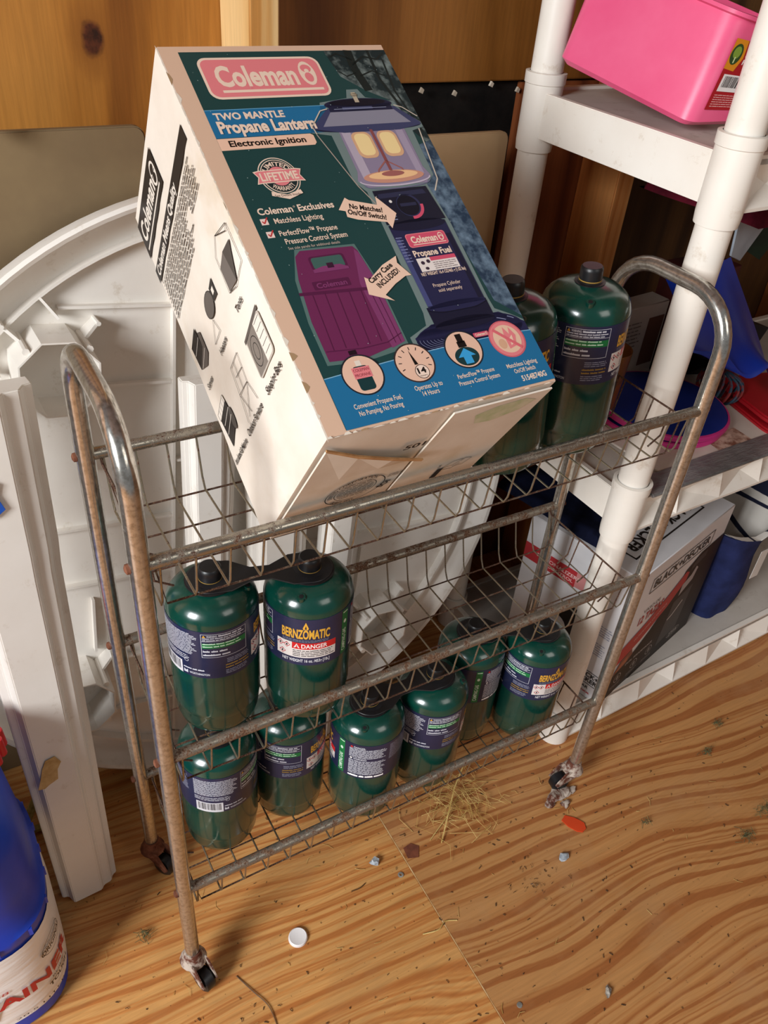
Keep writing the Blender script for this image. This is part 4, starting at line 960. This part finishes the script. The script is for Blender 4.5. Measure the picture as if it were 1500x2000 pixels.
# folded navy cloth on the appliance box
def cloth(name, x0, y0, x1, y1, z, amp, mat, lb, cat, rot=0, n=18, th=.012, seed=1):
    m = MB(); vs = []; q = [random.Random(seed+i).uniform(0, 6) for i in range(6)]
    for j in range(n+1):
        for i in range(n+1):
            u, v_ = i/n, j/n; x = (x1-x0)*(u-.5); y = (y1-y0)*(v_-.5)
            e = min(u, 1-u, v_, 1-v_); h = min(1, e*9)**.5
            vs.append((x*(1+.04*math.sin(5*v_+q[0])), y*(1+.05*math.sin(6*u+q[1])), h*(th+amp*(.5+.5*math.sin(7*u+q[2]+3*v_))*(.6+.4*math.sin(9*v_+q[3]))) ))
    k_ = (n+1)**2; vs += [(a, b, 0) for a, b, c in vs]
    fs = []
    for j in range(n):
        for i in range(n):
            a = j*(n+1)+i; fs += [(a, a+1, a+n+2, a+n+1), (k_+a, k_+a+n+1, k_+a+n+2, k_+a+1)]
    m.add(vs, fs, smooth=True); o = m.build(name, mat); o.location = ((x0+x1)/2, (y0+y1)/2, z); o.rotation_euler = (0, 0, rot)
    return tag(o, lb, cat)
NAVYC = soft('navy_cloth', '#0b0e1e', '#151a32', 30, .9, .1, .4, 150)
cloth('folded_cloth', .735, .175, .86, .40, .3635, .012, NAVYC, 'folded navy cloth on top of the appliance box under the middle shelf', 'cloth', .25)

# navy tote bag with patterned lining beside the box
def moroccan():
    k = NT('navy_trellis_cloth'); v = k.coord((1, 1, 1)); sep = k.n('ShaderNodeSeparateXYZ'); k.l(v, sep.inputs[0])
    a = k.math('COSINE', k.math('MULTIPLY', sep.outputs[0], 62)); b = k.math('COSINE', k.math('MULTIPLY', sep.outputs[2], 46))
    c = k.math('ADD', k.math('MULTIPLY', k.math('ADD', a, b), .25), .5)
    d = k.ramp(c, [(0, BW(1)), (.30, BW(1)), (.31, BW(0)), (.40, BW(0)), (.41, BW(1)), (.62, BW(1)), (.63, BW(0)), (1, BW(0))])
    k.base(k.mix(d, lin('#0f1430'), lin('#ddd6cc'))); k.rough(.9); k.bump(k.noise(v, 300, 2, .5), .2, .0005); return k.m
MORO = moroccan()
bg_ = empty('tote_bag', (1.165, .235, .0575), (0, 0, .05), label='navy fabric tote bag slumped on the lower shelf beside the appliance box', cat='bag')
BLUEC = soft('blue_canvas', '#20284f', '#2b3566', 20, .85, .2, .5, 260)
m = MB(); N = 40; rows = 9
def bagpt(i, j, s=1):
    t = j/rows; a = 2*PI*i/N; rx = (.056+.030*t*t+.004*math.sin(3*a))*s; ry = (.092+.012*t)*s
    c_, s__ = math.cos(a), math.sin(a); f = (abs(c_)**3+abs(s__)**3)**(-1/3)
    return (rx*c_*f+.004*math.sin(9*t+a*2), ry*s__*f+.006*math.sin(7*t+3*a), .215*t+(.012*math.sin(2*a+.5) if j == rows else 0)+.05*t*t*max(0, c_))
vs = [bagpt(i, j) for j in range(rows+1) for i in range(N)]+[bagpt(i, j, .955) for j in range(rows, rows-2, -1) for i in range(N)]
T = rows+3
fs = [(j*N+i, j*N+(i+1) % N, (j+1)*N+(i+1) % N, (j+1)*N+i) for j in range(T-1) for i in range(N)]+[tuple(reversed(range(N)))]
m.add(vs, fs, smooth=True); m.build('bag_body', BLUEC, bg_)
ln_ = MB(); vs = []
for j in range(rows+4):
    for i in range(N):
        a = 2*PI*i/N; x, y, z = bagpt(i, min(j, rows), .945); e_ = max(0, j-rows); bk_ = max(0, .35+.65*math.sin(a))+max(0, math.cos(a))*.4
        vs.append((x*(1+.07*e_*bk_), y*(1+.05*e_), z+.026*e_*min(1, bk_)+.003))
ln_.add(vs, [(j*N+i, j*N+(i+1) % N, (j+1)*N+(i+1) % N, (j+1)*N+i) for j in range(rows+3) for i in range(N)], smooth=True); ln_.build('lining', MORO, bg_)
MB().prism([(-.012, 0), (.012, 0), (.012, -.07), (-.012, -.07)], 0, .001, tr=Matrix(((1, 0, 0, .040), (0, 0, 1, -.104), (0, 1, 0, .17), (0, 0, 0, 1)))).build('cloth_tag', soft('white_tag', '#cfcac2', '#e2ded8'), bg_)
pl = MB(); N = 16; vs = []
for j in range(N+1):
    for i in range(N+1):
        u, v_ = i/N*2-1, j/N*2-1; h = .045*((1-abs(u)**3)*(1-abs(v_)**3))**.5
        vs.append((u*.175*(1-.05*v_*v_), -h, v_*.165*(1-.05*u*u)))
kk = len(vs); vs += [(a, -b, c) for a, b, c in vs]
for j in range(N):
    for i in range(N): a = j*(N+1)+i; fs_ = [(a, a+1, a+N+2, a+N+1), (kk+a, kk+a+N+1, kk+a+N+2, kk+a+1)]; pl.f += fs_; pl.mi += [0, 0]; pl.sm += [True, True]
pl.v += vs; o = pl.build('cushion', MORO); o.location = (1.415, .352, .222); o.rotation_euler = (math.radians(-10), 0, .05); tag(o, 'cushion with navy and white trellis pattern behind the tote bag on the lower shelf', 'cushion')

# ---------------------------------------------------------------- middle shelf clutter
ZS = .5365
def disc_set(x, y, z, n, lb):
    for i in range(n):
        e = empty('flying_disc', (x+.004*i, y-.003*i, z+i*.0125), (0.02*i, 0, i), label=lb[i], cat='flying disc', group='blue flying discs')
        BD = plastic('blue_disc', '#12246e', '#1a3288', .4) if 'bd' not in MC else MC['bd']; MC['bd'] = BD
        PKM = MC.setdefault('pkrim', plastic('pink_disc_rim', '#c42a78', '#d83a88', .4))
        MB().lathe([(0, .0105), (.098, .0105), (.104, .009), (.104, .0085)], 64).build('disc_plate', BD, e)
        MB().lathe([(.104, .0095), (.1075, .0085), (.109, .005), (.108, .0005), (.105, 0), (.1035, .004), (.1035, .008)], 64).build('disc_rim', PKM, e)
disc_set(.908, .248, ZS+.004, 2, ['lower blue flying disc with pink rim in the stack on the middle shelf', 'upper blue flying disc with pink rim in the stack on the middle shelf'])
m = MB().box(-.15, -.085, 0, .15, .085, .0035); o = m.build('photo_leaflet', soft('leaflet_paper', '#cfc0b2', '#ddd0c4', 8, .5), bevel=.0005); o.location = (.93, .185, ZS); o.rotation_euler = (0, 0, .12); tag(o, 'pale leaflet with a flower picture lying under the blue discs', 'leaflet')
P = Print(lambda x, y, lay: (x/1000, y/1000, .0037+lay*.0001)); P.poly([(-20, -74), (60, -74), (66, -30), (-10, -26)], soft('print_flowers', '#8a5a48', '#d8b8a4', 60, .5, lo=.4, hi=.6), 1); P.build('flower_picture', o)
for i, z in enumerate((0, .013)):
    pts = rrect(-.12, -.08, .12, .08, .03); e = MB().prism(pts, 0, .010).build('red_tray', plastic('red_plastic', '#a81420', '#c41e28', .4), bevel=.003); e.location = (1.165+.01*i, .165+.012*i, ZS+z); e.rotation_euler = (0, 0, -.2)
    tag(e, ('lower' if i == 0 else 'upper')+' bright red plastic tray of the pair right of the blue discs', 'tray', 'red trays on the middle shelf')
# grey plastic sleeve along the front of the shelf
k = NT('grey_film'); v = k.coord(); k.base(k.ramp(k.noise(v, 14, 5, .6), [(.3, lin('#5c5a5a')), (.7, lin('#8d8986'))])); k.rough(.15); k.bump(k.noise(k.coord((10, 40, 40)), 2, 6, .7), .8, .006)
o = MB().box(-.26, -.022, 0, .26, .022, .006).build('plastic_sleeve', k.m, bevel=.002); o.location = (.99, .103, ZS); o.rotation_euler = (0, 0, .03); tag(o, 'crumpled clear grey plastic sleeve lying along the front of the middle shelf', 'sleeve')
# net ball, cup, cartons
def cup(x, y, z, r, h, mat, name, lb, cat, liquid=None):
    e = empty(name, (x, y, z), label=lb, cat=cat)
    MB().lathe([(0, 0), (r*.8, 0), (r, h), (r*.95, h), (r*.76, .003), (0, .003)], 32).build('cup_wall', mat, e)
    if liquid: MB().lathe([(0, .0032), (r*.76, .0032), (r*.88, h*.6), (0, h*.6)], 32).build('filling', liquid, e)
k = NT('amber_glass'); k.base(lin('#c88a4a')); k.rough(.1); k.b.inputs['Transmission Weight'].default_value = .8
cup(.800, .285, ZS, .036, .125, k.m, 'drinking_glass', 'amber drinking glass on the middle shelf behind the top basket', 'glass', soft('orange_wax', '#b8622a', '#d07c3a', 20, .5))
def carton(nm, loc, size, rz, c1, c2, lb, cat='box', rx=0):
    o = MB().box(-size[0]/2, -size[1]/2, 0, size[0]/2, size[1]/2, size[2]).build(nm, soft(nm+'_card', c1, c2, 8, .6, .3), bevel=.0015, seg=1)
    o.location = loc; o.rotation_euler = (rx, 0, rz); return tag(o, lb, cat)
o = carton('small_carton', (.93, .385, ZS), (.17, .04, .135), .1, '#b8a898', '#cbbcac', 'small pale carton with fine print at the back of the middle shelf')
P = Print(lambda x, y, lay: (x/1000, -.0204-lay*.0001, y/1000)); P.lines(-70, 110, 30, 60, 7, '#7d6c60', 1, .4, seed=101); P.rect(40, 20, 80, 110, '#6b4636', 1); P.build('carton_print', o)
carton('dark_carton', (1.08, .38, ZS), (.12, .07, .19), .05, '#2a1210', '#5a1c18', 'dark red carton at the back of the middle shelf, right of the pale one')
# blue basket leaning out of the right side
BLP = plastic('blue_bucket', '#0a2a8c', '#0f38a8', .35)
e = empty('blue_scoop', (1.10, .250, .60), label='bright blue curved plastic scoop hanging over the clutter at the right', cat='scoop')
m = MB(); N = 18; vs = []
RW = [[(.893, .30, .758), (1.034, .30, .767)], [(.889, .26, .725), (1.083, .27, .690)], [(.874, .21, .674), (1.103, .24, .643)], [(.934, .19, .659), (1.083, .19, .616)]]
cl_ = catmull([r_[0] for r_ in RW], 6); cr_ = catmull([r_[1] for r_ in RW], 6)
for j in range(N+1):
    for i in range(N+1):
        u, v_ = i/N, j/N; q = cl_[j]*(1-u)+cr_[j]*u; b_ = math.sin(PI*u); q = q+Vector((0, -.030*b_*(.4+.6*v_), .012*math.cos(3*PI*u)*v_))
        vs.append((q.x-1.10, q.y-.25, q.z-.60))
kk = len(vs); vs += [(a, b*.97, c+.004) for a, b, c in vs]; fs = []
for j in range(N):
    for i in range(N): a = j*(N+1)+i; fs += [(a, a+1, a+N+2, a+N+1), (kk+a, kk+a+N+1, kk+a+N+2, kk+a+1)]
for i in range(N):
    for a, b in ((i, i+1), (N*(N+1)+i, N*(N+1)+i+1), (i*(N+1), (i+1)*(N+1)), (i*(N+1)+N, (i+1)*(N+1)+N)): fs.append((a, b, kk+b, kk+a))
m.add(vs, fs, smooth=True); m.build('scoop_shell', BLP, e)
cloth('maroon_cloth', .92, .12, 1.16, .33, .0, .03, soft('maroon_cloth', '#4a0c1c', '#6a1428', 30, .9, .2, .4, 120), 'crumpled maroon cloth under the upper shelf at the right', 'cloth', .1, th=.03, seed=5).location = (.985, .27, .876)
m = MB(); q = [(.895, .205, .882), (.985, .215, .874), (.956, .225, .800), (.905, .205, .820)]
m.add(q+[(a, b+.004, c) for a, b, c in q], [(0, 1, 2, 3), (7, 6, 5, 4), (0, 4, 5, 1), (1, 5, 6, 2), (2, 6, 7, 3), (3, 7, 4, 0)])
o = m.build('grey_card', soft('grey_card_stock', '#8d9aa8', '#a4b0bc', 8, .6), bevel=.0008, seg=1); tag(o, 'pale blue grey card wedged in the clutter beside the shelf post', 'card')
def sack(nm, loc, r, mat, lb, seed): 
    o = lump(MB(), (0, 0, r[2]), r, seed).build(nm, mat); o.location = loc; return tag(o, lb, 'bag')
sack('green_bag', (1.185, .35, .765), (.13, .065, .14), soft('dark_green_nylon', '#0a1c14', '#12301f', 20, .6, .3, .3, 60), 'dark green crumpled bag above the blue scoop at the right', 4)
sack('clutter_bag', (1.12, .335, ZS), (.09, .07, .055), soft('black_nylon', '#0b0b10', '#17171f', 20, .6, .3, .3, 60), 'black crumpled bag on the middle shelf below the blue scoop', 6)
nb = MB()
for i in range(14):
    a = i*.9; c_ = [(.026*math.cos(t)*math.cos(a)+.004*math.sin(3*t), .042*math.cos(t)*math.sin(a), .030+.028*math.sin(t)) for t in [2*PI*j/24 for j in range(24)]]
    nb.tube(c_, .0022, 5, closed=True)
o = nb.build('cord_coil', soft('striped_cord', '#2c4a5c', '#8a2c28', 50, .8, lo=.45, hi=.55)); o.location = (1.045, .245, ZS+.0); tag(o, 'small coil of teal and red cord beside the blue discs', 'cord')
o = lump(MB(), (0, 0, .022), (.04, .035, .022), 12).build('mesh_sponge', soft('lilac_mesh', '#6a4a90', '#b0a0c8', 80, .8, .2, .6, 200)); o.location = (1.16, .165, ZS+.026); tag(o, 'lilac mesh puff on the red trays at the right', 'puff')

# ---------------------------------------------------------------- blue jug at the left
JG = empty('water_jug', (-.262, .145, 0), (0, 0, .0), label='blue plastic water jug with red cap and printed white label at the lower left', cat='jug')
JB = plastic('jug_blue', '#1436a8', '#1c48c8', .4)
def sq(a, rx, ry, p_=3.6):
    c_, s__ = math.cos(a), math.sin(a); f = (abs(c_)**p_+abs(s__)**p_)**(-1/p_); return rx*c_*f, ry*s__*f
prof = [(.0, .112), (.006, .118), (.05, .119), (.19, .119), (.196, .121), (.208, .121), (.214, .116), (.26, .113), (.32, .110), (.345, .104), (.362, .088), (.371, .066), (.373, .0)]
N = 72; vs = []
for z, r_ in prof:
    for i in range(N):
        x, y = sq(2*PI*i/N, r_, r_*.95, 3.6 if z < .3 else 3.2); vs.append((x, y, z))
fs = [(j*N+i, j*N+(i+1) % N, (j+1)*N+(i+1) % N, (j+1)*N+i) for j in range(len(prof)-1) for i in range(N)]+[tuple(reversed(range(N)))]
MB().add(vs, fs, smooth=True).build('jug_body', JB, JG)
lg_ = MB()
for i in range(22):
    a = 2*PI*i/22; x, y = sq(a, .1205, .1145); lg_.box(-.0022, -.0022, .194, .0022, .0022, .207, tr=Matrix.Translation((x, y, 0)))
tag(lg_.build('grip_studs', JB, JG), kind='stuff')
cp = MB(); n = 18
cp.lathe([(0, .036), (.030, .036), (.037, .032), (.040, .024), (.040, .004), (.036, 0), (0, 0)], 40)
for i in range(n):
    a = 2*PI*i/n; cp.lathe([(0, .032), (.005, .030), (.006, .004), (0, .002)], 10, tr=Matrix.Translation((.0385*math.cos(a), .0385*math.sin(a), 0)))
o = cp.build('cap', plastic('red_cap', '#b81420', '#cc2430', .4), JG); o.location = (.078, .042, .360)
k = NT('jug_label_film'); v = k.coord(); k.base(k.ramp(k.noise(v, 12, 5, .6), [(.3, lin('#ebe9e6')), (.7, lin('#f8f7f5'))])); k.rough(.35); k.bump(k.noise(k.coord((6, 6, 30)), 1.5, 3, .5), .5, .006)
vs = []; ZL = [(.032, .1198), (.10, .1215), (.185, .1200)]
for z, r_ in ZL:
    for i in range(N): x, y = sq(2*PI*i/N, r_, r_*.95+.0005); vs.append((x, y, z))
fs = [(j*N+i, j*N+(i+1) % N, (j+1)*N+(i+1) % N, (j+1)*N+i) for j in range(2) for i in range(N)]
jl = MB().add(vs, fs, smooth=True).build('paper_label', k.m, JG)
# arc-length table round the jug for the lettering
AR = [0]; KP = 720
pp = [sq(-PI*.75+PI*1.25*i/KP, .1222, .1222*.95+.0005) for i in range(KP+1)]
for i in range(KP): AR.append(AR[-1]+math.hypot(pp[i+1][0]-pp[i][0], pp[i+1][1]-pp[i][1]))
def jmap(x, y, lay):
    s = x/1000; i = min(range(0, KP+1, 1), key=lambda q: abs(AR[q]-s)); px, py = pp[i]; q = 1+lay*.0012+.004
    j = min(i+1, KP); 
    if j > i and AR[j] > AR[i]:
        t = (s-AR[i])/(AR[j]-AR[i]); px += (pp[j][0]-px)*t; py += (pp[j][1]-py)*t
    return (px*q, py*q, y/1000)
P = Print(jmap, 6.0); RD = '#b8262c'
P.text('CONTAINER', 22, 84, 232, 20, RD, 2, bold=.03); P.text('EST. 1958', 84, 114, 70, 6, RD, 2, bold=.0, shear=.2)
P.ring(224, 140, 22, 17, 1.0, K, 2); P.text('ORIGINAL', 200, 133, 48, 9, K, 3, bold=.02); P.lines(206, 152, 242, 145, 2, '#4a4440', 3, .4, seed=111)
P.text('BUILT', 205, 74, 26, 4, K, 2); P.text('TOUGH', 198, 62, 42, 7, K, 2, bold=.04); P.text('20.5 LITERS', 150, 42, 80, 4, K, 2)
P.poly([(100, 60), (130, 60), (150, 110), (140, 100), (120, 80)], '#c4beb8', 1); P.poly([(60, 100), (100, 112), (96, 96), (70, 88)], '#c4beb8', 1)
P.build('label_print', jl)

# ---------------------------------------------------------------- litter on the floor
def small(nm, mbv, mat, loc, lb, cat, rz=0, group=None, kind=None):
    o = mbv.build(nm, mat); o.location = loc; o.rotation_euler = (0, 0, rz); return tag(o, lb, cat, group, kind)
e = empty('bottle_cap', (.143, -.023, 0), label='round white bottle cap lying on the plywood floor', cat='cap')
MB().lathe([(0, .0045), (.0105, .0045), (.0120, .0050), (.0132, .0040), (.0138, .0005), (.0135, 0), (0, 0)], 36).build('cap_shell', plastic('cap_white', '#e2dcda', '#eee9e6', .4), e)
small('orange_shard', MB().prism([(-.020, .004), (-.014, .014), (0, .012), (.010, .008), (.017, .004), (.019, -.006), (.013, -.013), (.004, -.013), (-.010, -.006)], 0, .0016), plastic('orange_red_plastic', '#c43c16', '#d84a20', .45), (.619, -.066, .0005), 'orange red broken plastic shard on the floor near the right front caster', 'shard', -.6)
PEB = soft('pale_pebble', '#8f959c', '#c4ccd2', 90, .8, .3, .6, 300)
small('pebble', lump(MB(), (0, 0, .005), (.007, .0055, .005), 21), PEB, (.295, .025, 0), 'pale blue white pebble on the floor by the cart, beside the seam', 'pebble')
small('pebble', lump(MB(), (0, 0, .004), (.009, .006, .004), 22), PEB, (.566, -.104, 0), 'grey pebble below the orange shard', 'pebble')
small('pebble', lump(MB(), (0, 0, .004), (.008, .004, .004), 23), soft('grey_chip', '#5a5248', '#cfc8bc', 120, .8), (.491, -.290, 0), 'small grey and white chip alone near the front of the floor', 'pebble', .8)
small('washer', MB().lathe([(.002, 0), (.0042, 0), (.0045, .001), (.002, .0014), (.002, 0)], 18), soft('dull_zinc', '#77736c', '#9a968e', 60, .4), (.321, -.010, .0005), 'small grey nail head in the dirt beside the floor seam', 'nail')
small('nail_head', MB().lathe([(0, 0), (.004, 0), (.0036, .0012), (0, .0016)], 16), soft('dull_zinc2', '#6a6660', '#8a867e', 60, .4), (.372, -.244, 0), 'small grey nail head near the front end of the floor seam', 'nail')
small('leaf_scrap', MB().prism([(-.012, -.008), (.004, -.014), (.014, .002), (.004, .012), (-.010, .010)], 0, .0006), soft('brown_leaf', '#5a2c1a', '#7a4028', 60, .8), (.357, .016, .0004), 'dark brown leaf scrap on the floor beside the seam under the cart', 'leaf')
def straws(n, cx, cy, sx, sy, l0, l1, rmax, seed, zz=.004, ang=None, r=.0004):
    R = random.Random(seed); m = MB()
    for i in range(n):
        x, y = cx+R.gauss(0, sx), cy+R.gauss(0, sy); a = R.uniform(0, 2*PI) if ang is None else R.gauss(ang, .5); l = R.uniform(l0, l1)
        z0, z1 = R.uniform(.0004, zz), R.uniform(.0004, zz); b = R.uniform(-.25, .25)*l
        mx, my = x-b*math.sin(a), y+b*math.cos(a)
        m.tube([(x-l/2*math.cos(a), y-l/2*math.sin(a), z0), (mx, my, max(z0, z1)+R.uniform(0, zz)*.5), (x+l/2*math.cos(a), y+l/2*math.sin(a), z1)], R.uniform(.5, 1)*r, 4, cap=False)
    return m
STRAW = soft('dry_straw', '#a8843c', '#dcc07a', 40, .8)
o = straws(120, .470, .062, .032, .028, .012, .07, .01, 1, .010).build('straw_tuft', STRAW)
tag(o, 'tuft of dry yellow straw on the floor in front of the bottom basket', 'straw', kind='stuff')
sb = MB(); sb.tube([(.520, .108, .028), (.470, .070, .020), (.405, .005, .003)], .0011, 5); sb.tube([(.470, .060, .004), (.440, .040, .006), (.392, .018, .001)], .0008, 5)
small('straw_stalk', sb, STRAW, (0, 0, 0), 'long bright straw stalk slanting through the tuft', 'straw')
o = straws(330, .45, -.08, .32, .17, .0012, .006, .01, 2, .0015, r=.0007).build('wood_crumbs', soft('brown_crumbs', '#2c1c10', '#5a4428', 90, .9)); tag(o, 'dark crumbs and grass bits scattered over the plywood floor', 'debris', kind='stuff')
o = straws(70, .40, -.05, .30, .16, .004, .018, .01, 12, .002).build('straw_bits', STRAW); tag(o, 'pale straw bits scattered over the plywood floor', 'debris', kind='stuff')
GRS = soft('dry_grass_green', '#39402a', '#5f6844', 60, .9)
for i, (x, y, s, lb) in enumerate(((.932, -.065, .008, 'small clump of green grass clippings right of the cart, farther up'), (.932, -.195, .014, 'largest clump of green grass clippings at the right edge of the floor'), (.862, -.215, .012, 'flat clump of green grass clippings just left of the largest clump'), (.728, -.119, .005, 'tiny tuft of green grass clippings right of the orange shard'), (-.045, .075, .008, 'small green grass scrap on the floor between the jug and the cart'), (1.0, -.03, .007, 'faint clump of green clippings near the top right of the floor'))):
    o = straws(int(2600*s), x, y, s*.7, s*.5, .005, .018, .01, 30+i, .008).build('grass_clump', GRS); tag(o, lb, 'grass clump', kind='stuff')
o = straws(40, .50, -.11, .02, .02, .002, .008, .01, 40, .003).build('dirt_clump', soft('brown_dirt', '#2c1c10', '#4a3420')); tag(o, 'scatter of dark dirt on the floor near the grey pebble', 'debris', kind='stuff')
cl = MB()
for i, (dx, dy, s) in enumerate(((0, 0, .016), (.018, -.006, .014), (-.016, -.004, .010), (.004, -.020, .009), (.034, -.010, .008))): lump(cl, (dx, dy, s*.35), (s, s*.7, s*.35), 50+i)
small('rust_debris', cl, PAINTRUST, (.622, -.012, 0), 'heap of rust flakes and old paint chips around the right front caster', 'debris', .2, kind='stuff')
small('twig', MB().tube(catmull([(-.03, .02, .001), (-.012, .004, .002), (.004, .002, .0015), (.016, -.012, .001)]), .0008, 5), STRAW, (.340, -.105, 0), 'thin pale straw twig lying across the floor seam', 'twig', .5)
small('twig', MB().tube(catmull([(0, .04, .001), (.006, .01, .002), (.012, -.02, .002), (.006, -.05, .001)]), .0007, 5), soft('dark_stem', '#4a3018', '#6a4a28'), (.055, -.07, 0), 'thin dark curved stem at the front of the floor', 'twig', .2)
small('twig', MB().tube(catmull([(-.012, .004, .001), (0, 0, .002), (.012, .001, .001)]), .0008, 5), soft('dark_stem2', '#4a3018', '#6a4a28'), (.255, .0, 0), 'short dark forked twig near the pale pebble', 'twig', .2)
# dry brown leaves and twine behind things
lv = MB(); R = random.Random(77)
for i in range(16):
    x, y = R.uniform(-.05, .05), R.uniform(-.03, .03); a = R.uniform(0, 6); z = R.uniform(.002, .05); s = R.uniform(.012, .022)
    pts = [(x+s*math.cos(a+t)*(.6 if j % 2 else 1), y+s*math.sin(a+t)*(.6 if j % 2 else 1), z+.010*math.sin(3*t+i)) for j, t in enumerate([2*PI*k/8 for k in range(8)])]
    lv.add([(x, y, z+.004)]+pts, [(0, 1+k, 1+(k+1) % 8) for k in range(8)], smooth=True)
small('dry_leaves', lv, soft('dead_leaf', '#4a2c1c', '#7a5234', 60, .8), (.665, .20, .001), 'heap of dead brown leaves between the cart and the shelf posts', 'leaves', kind='stuff')
tw = MB().tube(catmull([(-.03, .03, .02), (-.02, .0, .09), (.01, -.02, .17), (.02, .0, .10), (.03, .03, .01), (.0, .04, .004), (-.03, .03, .02)], 8), .006, 8)
small('twine_loop', tw, soft('yellowed_twine', '#7a6a3a', '#a8965a', 60, .8, .2, .6, 200), (-.130, .27, .0), 'loop of yellowed twine on the floor behind the leaning table leg', 'twine')
